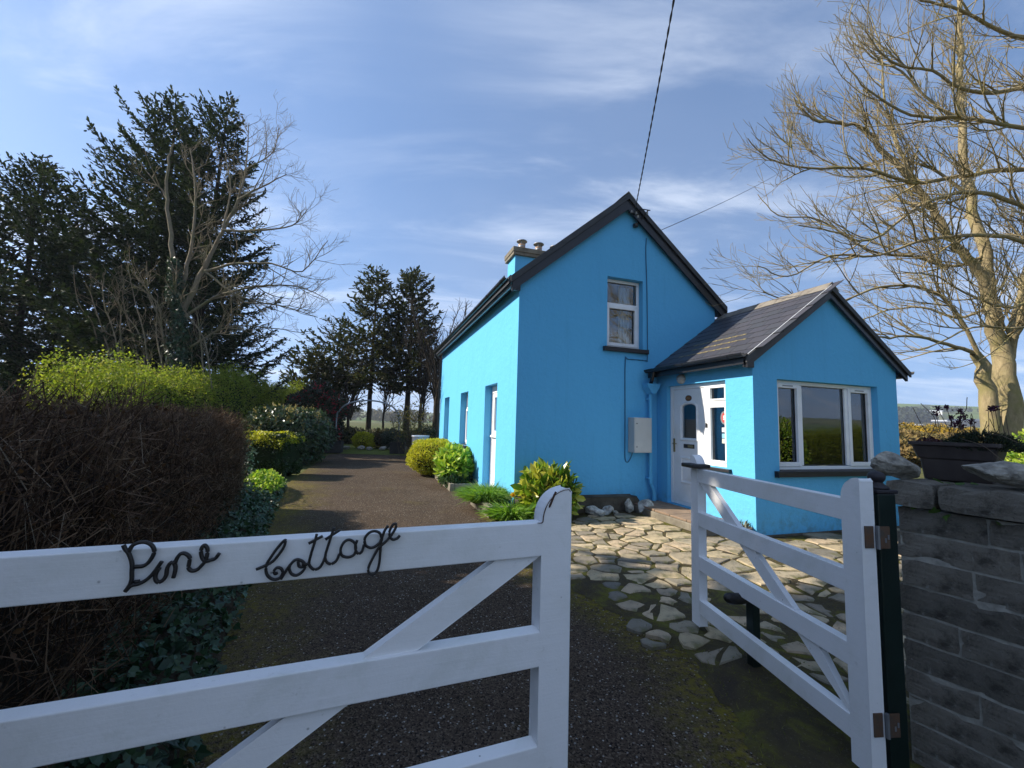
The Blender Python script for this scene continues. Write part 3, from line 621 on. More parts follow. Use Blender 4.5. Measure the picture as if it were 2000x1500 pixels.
# main roof: two slabs, black verge boards, gutters
roof = MB()
for sgn in (-1, 1):
    e = MID + sgn * 2.36
    roof.prism([(MID, ztop(MID) - .005), (e, ztop(e) - .005), (e, ztop(e) - .115), (MID, ztop(MID) - .115)], 1, -.10, L + .1)
roof = roof.build('roof', M_SLATE, cot)
rb = MB()
for j in range(19):
    y0 = -.115 + j * .455
    rb = MB(); rb.prism([(MID - .16, ztop(MID) - .115), (MID, ztop(MID) + .035), (MID + .16, ztop(MID) - .115), (MID + .13, ztop(MID) - .10), (MID, ztop(MID) + .005), (MID - .13, ztop(MID) - .10)], 1, 0, .45)
    r_ = rb.build('ridge_tile', M_RIDGE, roof); r_.location = (0, y0, 0)
    if j == 0: r_me = r_.data
for sgn in (-1, 1):
    mb = MB(); e = MID + sgn * 2.33
    k0, k1 = .02, .13
    mb.prism([(MID, ztop(MID) - k0), (e, ztop(e) - k0), (e, ztop(e) - k1), (MID, ztop(MID) - k1)], 1, -.135, -.102)
    mb.build('verge_strip', M_VERGE, cot)
    mb = MB(); e2_ = MID + sgn * 2.29
    mb.prism([(MID, ztop(MID) - .118), (e2_, ztop(e2_) - .118), (e2_, ztop(e2_) - .30), (MID, ztop(MID) - .325)], 1, -.098, -.062)
    mb.build('bargeboard', M_BLACK, cot)
    mb = MB(); a_, b_ = sorted((MID + sgn * 2.29, MID + sgn * 2.13))
    mb.box(a_ + .002, b_ - .002, -.06, -.004, 3.80, 3.90); mb.build('box_end', M_BLACK, cot)
mb = MB().box(-.175, -.003, -.058, L + .02, 3.925, 3.945); mb.build('soffit', M_BLACK, cot)
mb = MB().box(-.195, -.177, -.058, L + .02, 3.90, 4.055); mb.build('fascia', M_BLACK, cot)
def gutter(name, x, z, y0, y1, r=.058, parent=cot):
    mb = MB(); n = 8
    pr = [(x + r * math.cos(math.pi + math.pi * i / n), z + r * math.sin(math.pi + math.pi * i / n)) for i in range(n + 1)]
    pr += [(x + (r - .006) * math.cos(2 * math.pi - math.pi * i / n), z + (r - .006) * math.sin(2 * math.pi - math.pi * i / n)) for i in range(n + 1)]
    mb.prism(pr, 1, y0, y1)
    g = mb.build(name, M_PVC, parent)
    yy = y0 + .25
    while yy < y1:
        b = MB(); R = r + .006
        pb = [(x + R * math.cos(math.pi + math.pi * i / n), z + R * math.sin(math.pi + math.pi * i / n)) for i in range(n + 1)]
        pb += [(x + R + .02, z + .03), (x + r, z + .03)] if x < 1 else [(x + R + .02, z + .03), (x + r, z + .03)]
        b.prism(pb, 1, yy, yy + .028); b.build('gutter_bracket', M_PVC, g); yy += .95
    return g
gutter('gutter', -.256, 4.015, -.10, L + .08)
mb = MB().box(-.176, -.150, -.05, L, 3.846, 3.898); mb.build('eaves_strip', M_METAL, cot)
mb = MB(); mb.tube([(-.25, L - .02, 3.96), (-.25, L - .02, 3.86), (-.05, L - .02, 3.70), (-.05, L - .02, .1)], .036, 8); mb.build('downpipe', M_PVC, cot)

def bar(mb, a, b, c, d, y0, y1): mb.box(a, b, y0, y1, c, d)
def window(name, M, rect, lights, setback=.10, fw=.055, sill=True, sill_over=.09, sillmat=M_SILL, vents=False):
    """M maps x along the wall, y inwards, z up. lights: (x0,x1,z0,z1,opening) inside the frame"""
    a, b, c, d = rect; a += .004; b -= .004; c += .004; d -= .004
    y0, y1 = setback, setback + .07
    mb = MB()
    for r in ((a, a + fw, c, d), (b - fw, b, c, d), (a + fw, b - fw, c, c + fw), (a + fw, b - fw, d - fw, d)): mb.box(*r[:2], y0, y1, *r[2:], M)
    for k_, (x0, x1, z0, z1, op) in enumerate(lights):       # mullions and transoms where two lights meet
        for (u0, u1, v0, v1, _) in lights:
            if x1 - 1e-4 < u0 < x1 + .12: mb.box(x1, u0, y0 + .001, y1 - .001, max(z0, v0), min(z1, v1), M)
            elif z1 - 1e-4 < v0 < z1 + .12: mb.box(max(x0, u0), min(x1, u1), y0 + .001, y1 - .001, z1, v0, M)
    w = mb.build(name, M_UPVC, cot, bevel=.004)
    for (x0, x1, z0, z1, op) in lights:
        e = 0.0
        if op:
            e = .048; s = MB(); o = .012
            for r in ((x0 - o, x0 + e, z0 - o, z1 + o), (x1 - e, x1 + o, z0 - o, z1 + o), (x0 + e, x1 - e, z0 - o, z0 + e), (x0 + e, x1 - e, z1 - e, z1 + o)): s.box(*r[:2], y0 - .016, y0 + .03, *r[2:], M)
            s.build('sash', M_UPVC, w, bevel=.004)
            if vents:
                v = MB(); cx = (x0 + x1) / 2; v.box(cx - .10, cx + .10, y0 - .022, y0 - .0165, z1 - .024, z1 - .008, M); v.build('trickle_vent', M_METAL, w)
        g = MB(); g.box(x0 + e - .008, x1 - e + .008, y0 + .038, y0 + .044, z0 + e - .008, z1 - e + .008, M); g.build('pane', M_GLASS, w)
        gs = MB(); t_ = .008                                   # dark rubber gasket round the glass
        for r in ((x0 + e, x0 + e + t_, z0 + e, z1 - e), (x1 - e - t_, x1 - e, z0 + e, z1 - e), (x0 + e + t_, x1 - e - t_, z0 + e, z0 + e + t_), (x0 + e + t_, x1 - e - t_, z1 - e - t_, z1 - e)): gs.box(*r[:2], y0 + .026, y0 + .037, *r[2:], M)
        gs.build('gasket', M_PVC, w)
    if sill:
        s = MB(); s.prism([(-.07, c - .085), (-.07, c - .012), (setback + .02, c + .012), (setback + .02, c - .085)], 0, a - sill_over, b + sill_over, M)
        s.build('sill', sillmat, w, bevel=.006)
    return w
def frame(O, U, I):
    U, I = Vector(U), Vector(I)
    return Matrix(((U.x, I.x, 0, O[0]), (U.y, I.y, 0, O[1]), (U.z, I.z, 1, O[2]), (0, 0, 0, 1)))
MG = frame((0, 0, 0), X_, Y_)
gwin = window('window', MG, (1.745, 2.524, 2.976, 4.323), [(1.805, 2.464, 3.86, 4.265, False), (1.805, 2.464, 3.04, 3.80, True)], .12)
# a net curtain drawn to one side behind the gable window
cu_ = MB(); xs = np.linspace(2.20, 2.46, 40); ys = .335 + .018 * np.sin(xs * 95) + .01 * np.sin(xs * 37)
V = [(x, y, z) for z in (2.99, 3.6, 4.28) for x, y in zip(xs, ys)]
cu_.add(V, [np.array([(r * 40 + i, r * 40 + i + 1, (r + 1) * 40 + i + 1, (r + 1) * 40 + i) for r in range(2) for i in range(39)])])
cu_.build('curtain', plain('white_net_curtain', (.62, .62, .60), (.74, .74, .72), 9, .9, 0), gwin, smooth=True)
MS = frame((0, 0, 0), Y_, X_)
for r in (S1, S2w):
    a, b, c, d = r
    window('window', MS, r, [(a + .06, b - .06, 1.92, d - .06, False), (a + .06, b - .06, c + .065, 1.86, True)], .17)
MP = frame((0, -2.16, 0), X_, Y_)
window('window', MP, (3.299, 5.465, .93, 2.27), [(3.36, 3.835, 1.0, 2.205, True), (3.905, 4.83, 1.0, 2.205, False), (4.905, 5.40, 1.0, 2.205, True)], .09, sill_over=.10, vents=True)

# side door, half glazed, in its deep reveal
a, b, c, d = SD
sd = MB()
for r in ((a + .004, a + .064, c + .06, d - .004), (b - .064, b - .004, c + .06, d - .004), (a + .064, b - .064, d - .15, d - .004)): sd.box(*r[:2], .16, .23, *r[2:], MS)
sd = sd.build('side_door', M_UPVC, cot, bevel=.004)
lf = MB(); lf.box(a + .068, b - .068, .175, .215, c + .065, 1.22, MS)
for r in ((a + .068, a + .17, 1.24, d - .155), (b - .17, b - .068, 1.24, d - .155), (a + .17, b - .17, 1.24, 1.34), (a + .17, b - .17, d - .25, d - .155)): lf.box(*r[:2], .172, .217, *r[2:], MS)
lf.build('door_leaf', M_UPVC, sd, bevel=.004)
MB().box(a + .066, b - .066, .125, .172, 1.205, 1.245, MS).build('weather_bar', M_UPVC, sd, bevel=.004)
MB().box(a + .165, b - .165, .19, .197, 1.335, d - .245, MS).build('pane', M_GLASS, sd)
MB().box(a + .02, b - .02, -.03, .25, .02, .095, MS).build('threshold', M_CONC, sd, bevel=.006)

# ------------------------------------------------------------------ porch
PX0, PX1, PY = 2.84, 5.94, -2.16
DO = [(-1.20, .173), (-.289, .173), (-.289, 2.273), (-1.658, 2.273), (-1.658, .919), (-1.20, .919)]
panel('porch_wall', [(PX0, 0), (PX1, 0), (PX1, ptop(PX1) - .11), (4.39, ptop(4.39) - .11), (PX0, ptop(PX0) - .11)], [(3.299, 5.465, .93, 2.27)], (0, PY, 0), X_, Z_, Y_, .22)
panel('porch_wall', [(PY, 0), (-.003, 0), (-.003, ptop(PX0) - .11), (PY, ptop(PX0) - .11)], [DO], (PX0, 0, 0), Y_, Z_, X_, .22)
panel('porch_wall', [(PY, 0), (1.6, 0), (1.6, ptop(PX1) - .11), (PY, ptop(PX1) - .11)], [], (PX1, 0, 0), Y_, Z_, (-1, 0, 0), .22)
panel('porch_wall', [(W + .003, 0), (PX1, 0), (PX1, ptop(PX1) - .11), (W + .003, ptop(4.39) - .11)], [], (0, 1.6, 0), X_, Z_, (0, -1, 0), .22)
MB().box(PX0 + .01, PX1, PY - .035, PY - .003, -.02, .05).build('soil_shadow_strip', M_PLINTH, cot, bevel=.01)  # dark strip standing for the soil and shadow along the porch foot
MB().box(PX0 + .23, PX1 - .23, PY + .23, -.004, .05, .17).build('porch_floor', M_TERRA, cot)
MB().box(PX0 + .23, PX1 - .23, PY + .23, -.004, 2.50, 2.53).build('porch_ceiling', M_ROOM, cot)
MB().box(PX0 + .226, PX1 - .25, -.03, -.006, .171, 2.499).build('porch_inner_wall', M_ROOM, cot)
MB().box(.31, W - .31, .31, L - .31, 2.45, 2.6).build('upper_floor', M_ROOM, cot)
proof = MB()
for sgn in (-1, 1):
    e = 4.39 + sgn * 1.74
    proof.prism([(4.39, ptop(4.39) - .02), (e, ptop(e) - .02), (e, ptop(e) - .075), (4.39, ptop(4.39) - .075)], 1, PY - .075, -.004 if sgn < 0 else 1.6)
proof = proof.build('porch_roof', M_BLACK, cot)
# slates, each one laid in its course on the slope seen from the drive
ang = math.atan(.715); gauge = .205; SL = 1.74 / math.cos(ang)
rs = np.random.default_rng(4)
def slate_mesh(w, h, th=.009):
    n = 5; xs = np.linspace(-w / 2 + .002, w / 2 - .002, n)
    jit = rs.normal(size=n) * .0025
    v = [(x, j, 0) for x, j in zip(xs, jit)] + [(x, h, 0) for x in xs]
    v += [(x, y, th) for x, y, _ in v]
    f = [(i, i + 1, n + i + 1, n + i) for i in range(n - 1)]
    f = [tuple(reversed(q)) for q in f] + [tuple(k + 2 * n for k in q) for q in f]
    f += [(i, i + 1, i + 1 + 2 * n, i + 2 * n) for i in range(n - 1)] + [(0, 2 * n, 3 * n, n), (n - 1, 2 * n - 1, 4 * n - 1, 3 * n - 1)]
    return MB().add(v, [np.array(f)])
def slate_set(mat):
    out = []
    for _ in range(5):
        o = slate_mesh(.292, .40).build('slate', mat, None); me = o.data; bpy.data.objects.remove(o); out.append(me)
    return out
ME_S, ME_L = slate_set(M_SLATE), slate_set(M_LICHEN)
row = 0; q = -.03
while q < SL - .12:
    y = PY - .085 + (0 if row % 2 else .146)
    k_ = 0
    while y < -.05:
        w = min(.292, -.012 - (y - .146)) if y + .146 > -.012 else .292
        lich = row in (2, 3, 4) and -1.75 < y < -.55
        o = link_mesh('slate', (ME_L if lich else ME_S)[rs.integers(5)], proof)
        h = ptop(4.39 - 1.74) - .020 + q * math.sin(ang) + .012
        tilt = ang - .028
        o.matrix_local = Matrix.Translation((4.39 - 1.74 - .0 + q * math.cos(ang), y, h + .0)) @ Matrix.Rotation(-tilt, 4, 'Y') @ Matrix.Rotation(-math.pi / 2 + rs.normal() * .004, 4, 'Z')
        if w < .25 or y < PY + .05: o.scale.x = max(.2, (w if w < .25 else .292) / .292)
        if y < PY - .06 + .01 and row % 2: pass
        y += .296; k_ += 1
    q += gauge; row += 1
for j in range(5):
    r_ = MB(); r_.prism([(4.39 - .15, ptop(4.39) - .105), (4.39, ptop(4.39) + .03), (4.39 + .15, ptop(4.39) - .105), (4.39 + .12, ptop(4.39) - .095), (4.39, ptop(4.39) + .0), (4.39 - .12, ptop(4.39) - .095)], 1, 0, .448)
    r_ = r_.build('ridge_tile', M_RIDGE, proof, bevel=.004); r_.location = (0, PY - .10 + j * .453, random.uniform(-.003, .006))
for sgn in (-1, 1):
    mb = MB(); e = 4.39 + sgn * 1.76
    mb.prism([(4.39, ptop(4.39) - .025), (e, ptop(e) - .025), (e, ptop(e) - .105), (4.39, ptop(4.39) - .105)], 1, PY - .105, PY - .078)
    mb.build('verge_strip', M_VERGE, cot)
    mb = MB(); e = 4.39 + sgn * 1.72
    mb.prism([(4.39, ptop(4.39) - .09), (e, ptop(e) - .09), (e, ptop(e) - .20), (4.39, ptop(4.39) - .215)], 1, PY - .074, PY - .035)
    mb.build('bargeboard', M_BLACK, cot)
mb = MB(); mb.tube([(4.39 - 1.75, PY - .108, ptop(4.39 - 1.75) + .004), (4.36, PY - .108, ptop(4.36) - .0)], .006, 5); mb.build('verge_trim', M_UPVC, cot)
MB().box(2.655, PX0 - .003, PY - .03, -.004, 2.492, 2.508).build('soffit', M_BLACK, cot)
MB().box(2.64, 2.654, PY - .033, -.004, 2.44, 2.60).build('fascia', M_BLACK, cot)
MB().box(2.656, PX0 - .004, PY - .032, PY + .0, 2.40, 2.491).build('box_end', M_BLACK, cot)
gutter('gutter', 2.578, 2.585, PY - .10, -.03, .056)
MB().box(5.945, 6.12, PY - .032, 1.5, 2.44, 2.53).build('soffit', M_BLACK, cot)
gutter('gutter', 6.185, 2.56, PY - .10, 1.5, .056)
# hopper and painted downpipe in the corner
hp = MB(); hp.prism([(2.49, 2.31), (2.77, 2.31), (2.75, 2.24), (2.66, 2.13), (2.60, 2.13), (2.51, 2.24)], 1, -.19, -.02)
hp = hp.build('rainwater_hopper', M_WALL, cot, bevel=.008)
MB().tube([(2.58, -.25, 2.54), (2.60, -.20, 2.46), (2.63, -.10, 2.33)], .034, 8).build('outlet_pipe', M_PVC, cot)
dp = MB().tube(smooth_line([(2.63, -.085, 2.14), (2.63, -.085, 1.3), (2.63, -.085, .52), (2.645, -.085, .45), (2.69, -.09, .34), (2.70, -.09, .24), (2.70, -.09, .165)], 4), .036, 10).build('downpipe', M_WALL, cot, smooth=True)
for z in (2.02, 1.12, .56):
    MB().box(2.575, 2.685, -.10, -.004, z, z + .03).build('pipe_clip', M_WALL, dp, bevel=.004)

# front door with sidelight
MD = frame((PX0, 0, 0), (0, -1, 0), X_)                # x runs towards the camera along the porch wall
fd = MB(); y0, y1 = .075, .145
for r in ((.293, .355, .177, 2.269), (1.135, 1.245, .923, 2.20), (1.135, 1.196, .177, .923), (.355, 1.654, 2.20, 2.269), (1.60, 1.654, .923, 2.20), (1.245, 1.60, .923, .985), (1.245, 1.60, 1.885, 1.965), (.355, 1.135, .177, .235)): fd.box(*r[:2], y0, y1, *r[2:], MD)
fd = fd.build('front_door', M_UPVC, cot, bevel=.004)
def arch_pts(x0, x1, z0, z1, rise, n=10):
    c = (x0 + x1) / 2; h = (x1 - x0) / 2
    return [(x0, z0), (x1, z0)] + [(c + h * math.cos(math.pi * i / n), z1 + rise * math.sin(math.pi * i / n)) for i in range(n + 1)]
dl = MB(); outer = [(.36, .24), (1.13, .24), (1.13, 2.195), (.36, 2.195)]; hole = arch_pts(.585, .925, 1.34, 1.87, .065)
lo = [outer, hole]; pts = [p for l in lo for p in l]
tr = np.array(tessellate_polygon([[Vector((p[0], p[1], 0)) for p in l] for l in lo]))
for y in (.088, .132): dl.add(xf(MD, np.array([(p[0], y, p[1]) for p in pts])), [tr])
for l in lo:
    n = len(l); v = xf(MD, np.array([(p[0], .088, p[1]) for p in l] + [(p[0], .132, p[1]) for p in l])); dl.add(v, [np.array([(i, (i + 1) % n, (i + 1) % n + n, i + n) for i in range(n)])])
dl = dl.build('door_leaf', M_UPVC, fd)
def ring(pts_in, pts_out, y_in, y_out, name, parent, mat):
    m = MB(); n = len(pts_in)
    v = [(p[0], y_out, p[1]) for p in pts_out] + [((a[0] + b[0]) / 2, y_in, (a[1] + b[1]) / 2) for a, b in zip(pts_in, pts_out)] + [(p[0], y_out, p[1]) for p in pts_in]
    m.add(xf(MD, np.array(v)), [np.array([(i, (i + 1) % n, (i + 1) % n + n, i + n) for i in range(n)]), np.array([(i, (i + 1) % n, (i + 1) % n + n, i + n) for i in range(n)]) + n])
    return m.build(name, mat, parent, smooth=False)
ring(hole, arch_pts(.525, .985, 1.28, 1.885, .105), .068, .0875, 'moulding', fd, M_UPVC)
rect = lambda a, b, c, d: [(a, c), (b, c), (b, d), (a, d)]
ring(rect(.59, .92, .60, .96), rect(.53, .98, .54, 1.02), .070, .0875, 'moulding', fd, M_UPVC)
MB().box(.62, .89, .080, .0875, .63, .93, MD).build('lower_panel', M_UPVC, fd, bevel=.006)
MB().prism(arch_pts(.575, .935, 1.33, 1.87, .075), 1, .108, .114, MD).build('pane', M_GLASS, fd)
MB().box(1.245, 1.60, .105, .111, .985, 1.885, MD).build('pane', M_GLASS, fd)
MB().box(1.245, 1.60, .105, .111, 1.965, 2.20, MD).build('pane', M_GLASS, fd)
for r in ((1.245, 1.60, .985, 1.885), (1.245, 1.60, 1.965, 2.20)):
    g = MB(); a, b, c, d = r; e = .03
    for q_ in ((a, a + e, c, d), (b - e, b, c, d), (a + e, b - e, c, c + e), (a + e, b - e, d - e, d)): g.box(*q_[:2], .062, .104, *q_[2:], MD)
    g.build('glazing_bead', M_UPVC, fd, bevel=.003)
lb = MB(); lb.box(.625, .885, .078, .0875, 1.165, 1.235, MD); lb = lb.build('letterbox', M_IRON, fd, bevel=.004)
MB().box(.735, .865, .074, .0775, 1.18, 1.22, MD).build('brass_flap', M_BRASS, lb)
pq = MB(); v = [(.755 + .075 * math.cos(a), 2.035 + .052 * math.sin(a)) for a in np.linspace(0, 2 * math.pi, 21)[:-1]]
pq.prism(v, 1, .080, .0875, MD); pq = pq.build('house_plaque', M_IRON, fd)
pq2 = MB(); v = [(.755 + .062 * math.cos(a), 2.035 + .041 * math.sin(a)) for a in np.linspace(0, 2 * math.pi, 21)[:-1]]
pq2.prism(v, 1, .077, .0797, MD); pq2.build('enamel_face', M_PLAQUE, pq)
for zz, ww in ((2.045, .035), (2.028, .045)):
    MB().box(.755 - ww, .755 + ww, .0755, .0768, zz - .004, zz + .004, MD).build('lettering', M_BRASS, pq)
hd = MB(); hd.box(.365, .40, .072, .0875, 1.08, 1.32, MD); hd.tube(xf(MD, np.array([(.383, .08, 1.23), (.383, .045, 1.23)])), .01, 6, True); hd.tube(xf(MD, np.array([(.383, .045, 1.23), (.48, .045, 1.23)])), .009, 6, True)
hd.build('handle', M_BRASS, fd)
MB().box(1.17, 1.20, .055, .0745, 1.53, 1.60, MD).build('key_safe', M_IRON, fd, bevel=.004)
# stickers inside the sidelight: a round alarm badge and three small notices
st = MB(); v = [(1.525 + .075 * math.cos(a), 1.69 + .105 * math.sin(a)) for a in np.linspace(0, 2 * math.pi, 25)[:-1]]
st.prism(v, 1, .0995, .1005, MD); st = st.build('round_sticker', plain('grey_sticker', (.16, .17, .18), (.2, .21, .22), 3, .5, 0), fd)
v = [(1.525 + .052 * math.cos(a), 1.69 + .078 * math.sin(a)) for a in np.linspace(0, 2 * math.pi, 25)[:-1]]
MB().prism(v, 1, .0980, .0992, MD).build('red_disc', plain('red_sticker', (.42, .05, .05), (.5, .07, .07), 3, .5, 0), st)
for zz in (1.665, 1.69, 1.715):
    MB().box(1.505, 1.545, .0968, .0978, zz - .008, zz + .008, MD).build('white_bar', M_UPVC, st)
for zz, cc in ((1.50, (.68, .7, .72)), (1.405, (.25, .52, .72)), (1.325, (.62, .62, .52))):
    MB().box(1.475, 1.56, .0995, .1005, zz - .036, zz + .036, MD).build('notice', plain('printed_notice', cc, tuple(c * .85 for c in cc), 60, .6, 0), fd)
MB().prism([(-.05, .86), (-.05, .905), (.08, .917), (.08, .86)], 0, 1.215, 1.75, MD).build('sill', M_SILL, fd, bevel=.006)
lt = MB(); lt.lathe([(.0, -.02), (.085, -.015), (.09, .0), (.085, .03), (.06, .065), (.02, .08), (.0, .082)], 14)
lt = lt.build('bulkhead_light', plain('pressed_lamp_glass', (.30, .30, .29), (.5, .5, .48), 45, .3, .6, 60), cot, smooth=True)
lt.matrix_local = Matrix.Translation((PX0 - .012, -.70, 2.37)) @ Matrix.Rotation(-math.pi / 2, 4, 'Y')

# meter cabinet, cables, service bracket on the gable
bx = MB(); bx.box(2.20, 2.575, -.20, -.004, 1.045, 1.68); bx = bx.build('meter_cabinet', M_BOX, cot, bevel=.006)
MB().box(2.212, 2.565, -.206, -.2008, 1.057, 1.668).build('cabinet_door', M_BOX, bx, bevel=.003)
for z in (1.15, 1.57):
    o = MB().lathe([(.0, 0), (.011, 0), (.011, .006), (0, .007)], 8).build('lock', M_IRON, bx); o.matrix_local = Matrix.Translation((2.25, -.207, z)) @ Matrix.Rotation(math.pi / 2, 4, 'X')
MB().tube(smooth_line([(2.60, -.012, 5.20), (2.585, -.012, 4.9), (2.61, -.012, 4.2), (2.62, -.012, 3.3), (2.615, -.012, 2.80), (2.57, -.012, 2.775), (2.20, -.012, 2.77), (2.13, -.012, 2.72), (2.13, -.012, 1.7), (2.13, -.012, 1.0), (2.17, -.014, .86), (2.23, -.03, .92), (2.26, -.06, 1.045)], 5), .0095, 6).build('wall_cable', M_WIREBLUE, cot, smooth=True)
br = MB(); br.tube([(2.35, -.01, 5.40), (2.43, -.10, 5.52), (2.50, -.20, 5.66)], .012, 6); br.tube([(2.28, -.02, 5.62), (2.36, -.16, 5.68), (2.55, -.2, 5.67)], .010, 6); br.tube([(2.40, -.1, 5.60), (2.12, -.12, 5.58)], .009, 6)
br.lathe([(0, 0), (.045, 0), (.05, .03), (.045, .06), (0, .065)], 10, (2.33, -.04, 5.37))
br = br.build('service_bracket', M_IRON, cot)
for x, y, z in ((2.27, -.15, 5.56), (2.30, -.16, 5.49), (2.49, -.19, 5.58), (2.20, -.1, 5.60)):
    MB().lathe([(0, 0), (.018, .005), (.02, .025), (.012, .035), (.02, .05), (.0, .06)], 8, (x, y, z)).build('insulator', plain('glazed_porcelain', (.30, .28, .24), (.42, .4, .36), 5, .25, 0), br)

# chimney
CX0, CX1, CY0, CY1 = 1.30, 2.96, 4.25, 4.93
ch = MB().box(CX0, CX1, CY0, CY1, 4.6, 6.27).build('chimney', M_WALL, cot)
cp = MB().box(CX0 - .07, CX1 + .07, CY0 - .07, CY1 + .07, 6.272, 6.36); cp.box(CX0 - .09, CX1 + .09, CY0 - .09, CY1 + .09, 6.362, 6.50); cp.build('chimney_cap', M_CONC, ch, bevel=.012)
for x in (1.60, 2.13, 2.66):
    p_ = MB(); p_.lathe([(.105, 6.50), (.112, 6.52), (.100, 6.56), (.096, 6.70), (.106, 6.71), (.106, 6.745), (.09, 6.75), (.08, 6.70), (.0, 6.69)], 16, (x, 4.57, 0)); p_ = p_.build('chimney_pot', M_CLAY, ch, smooth=True)
    MB().lathe([(.101, 6.66), (.104, 6.665), (.104, 6.70), (.101, 6.705)], 16, (x, 4.57, 0)).build('steel_band', M_METAL, p_)
    cw = MB(); cw.lathe([(.0, 6.85), (.150, 6.835), (.160, 6.838), (.150, 6.862), (.08, 6.882), (0, 6.886)], 18, (x, 4.57, 0))
    for a in (0, 2.1, 4.2): cw.box(x + .1 * math.cos(a) - .01, x + .1 * math.cos(a) + .01, 4.57 + .1 * math.sin(a) - .01, 4.57 + .1 * math.sin(a) + .01, 6.74, 6.85)
    cw.build('cowl', M_METAL, p_)

# doorstep, plinth, raised bed kerbs (same axes as the cottage)
def houseobj(name, label, cat, group=None):
    o = empty(name, (HX, HY, 0), HR, label, cat, group); return o
stp = houseobj('doorstep', 'low concrete doorstep topped with terracotta tiles at the front door', 'step')
MB().box(2.17, PX0 - .004, -1.92, -.02, -.01, .125).build('step_block', M_CONC, stp, bevel=.014)
for j in range(5):
    MB().box(2.19, PX0 - .008, -1.90 + j * .375, -1.90 + j * .375 + .366, .1265, .160 + random.uniform(-.003, .004)).build('tile', M_TERRA, stp, bevel=.008)
pl = MB(); pl.prism([(.02, 0), (2.42, 0), (2.33, .16), (2.24, .275), (.02, .285)], 1, -.21, -.003)
tag(pl.build('plinth', M_PLINTH, None, bevel=.012), 'dark mossy stone plinth along the foot of the blue gable wall', 'plinth')
bpy.data.objects['plinth'].location = (HX, HY, 0); bpy.data.objects['plinth'].rotation_euler = (0, 0, HR)
def bed(label, x0, y0, y1, h, ends):
    b = houseobj('raised_bed', label, 'raised bed', None)
    y = y0
    while y < y1 - .05:
        l = min(.45, y1 - y); MB().box(x0, x0 + .10, y, y + l - .008, -.01, h + random.uniform(-.008, .008)).build('kerb_block', M_CONC, b, bevel=.012); y += .45
    for yy in ends:
        MB().box(x0 + .102, -.005, yy, yy + .09, -.01, h - .004).build('kerb_block', M_CONC, b, bevel=.012)
    MB().box(x0 + .103, -.006, y0 + .095, y1 - .02, -.01, h - .05).build('soil', M_SOIL, b)
    return b
bed('concrete edged bed under the side windows holding the golden shrub', -.62, 2.50, 7.6, .16, (2.51,))
bed('short concrete edged bed at the front corner of the cottage', -.50, -.28, 1.02, .19, (-.275,))
o = MB().box(-.45, -.006, 1.10, 2.42, -.005, .055).build('paved_strip', M_CONC, None, bevel=.008); o.location = (HX, HY, 0); o.rotation_euler = (0, 0, HR)
tag(o, 'flat concrete slab before the white side door', 'slab')

# ------------------------------------------------------------------ the white gates
RAILS = ((1.10, 1.20), (.78, .88), (.46, .56), (.15, .25))
def stile_profile(w, round_left):
    """(x,z) outline with a quarter-round shoulder"""
    n = 9; r = w * .92
    arc = [(r - r * math.cos(a), 1.205 + .095 * math.sin(a)) for a in np.linspace(0, math.pi / 2, n)]
    pts = [(0, .06)] + arc + [(w, 1.29), (w, .06)]
    if not round_left: pts = [(w - x, z) for x, z in pts][::-1]
    return pts
def gate(label, origin, direction, length, hinge_near, brace_from_start):
    """local x along the gate, y through its thickness (front face y=0), z up"""
    rz = math.atan2(direction[1], direction[0])
    g = empty('timber_gate', (origin[0], origin[1], 0), rz, label, 'gate', 'pair of white timber gates')
    sw = .098
    MB().prism(stile_profile(sw, False), 1, 0, .062).build('stile', M_GATE, g, bevel=.003)
    o = MB().prism(stile_profile(sw, True), 1, 0, .062).build('stile', M_GATE, g, bevel=.003); o.location = (length - sw, 0, 0)
    for a, b in RAILS: MB().box(sw - .0005, length - sw + .0005, .001, .052, a, b).build('rail', M_GATE, g, bevel=.003)
    x0, x1 = sw + .01, length - sw - .01
    if not brace_from_start: x0, x1 = x1, x0
    za, zb = 1.10, .25
    def bx(z): return x0 + (x1 - x0) * (za - z) / (za - zb)
    d = .085 if x1 > x0 else -.085
    for (lo, hi) in ((.88, 1.10), (.56, .78), (.25, .46)):
        e = .0006
        p = [(bx(hi - e) - (d * .1), hi - e), (bx(hi - e) + d * 1.5, hi - e), (bx(lo + e) + d * 1.5, lo + e), (bx(lo + e) - d * .1, lo + e)]
        xm, xM = sw + .001, length - sw - .001
        p = [(min(max(x, xm), xM), z) for x, z in p]
        MB().prism(p, 1, .012, .046).build('brace', M_GATE, g, bevel=.002)
    return g
# left leaf: meeting stile by the camera, hinges out of sight to the left
GA, GD = np.array([.0868, 1.3320]), np.array([-.9312, -.3645])
gl = gate('white timber gate with black Pine Cottage lettering on its top rail', GA - GD * .1195, GD, 1.62, False, True)
gl_back = gl
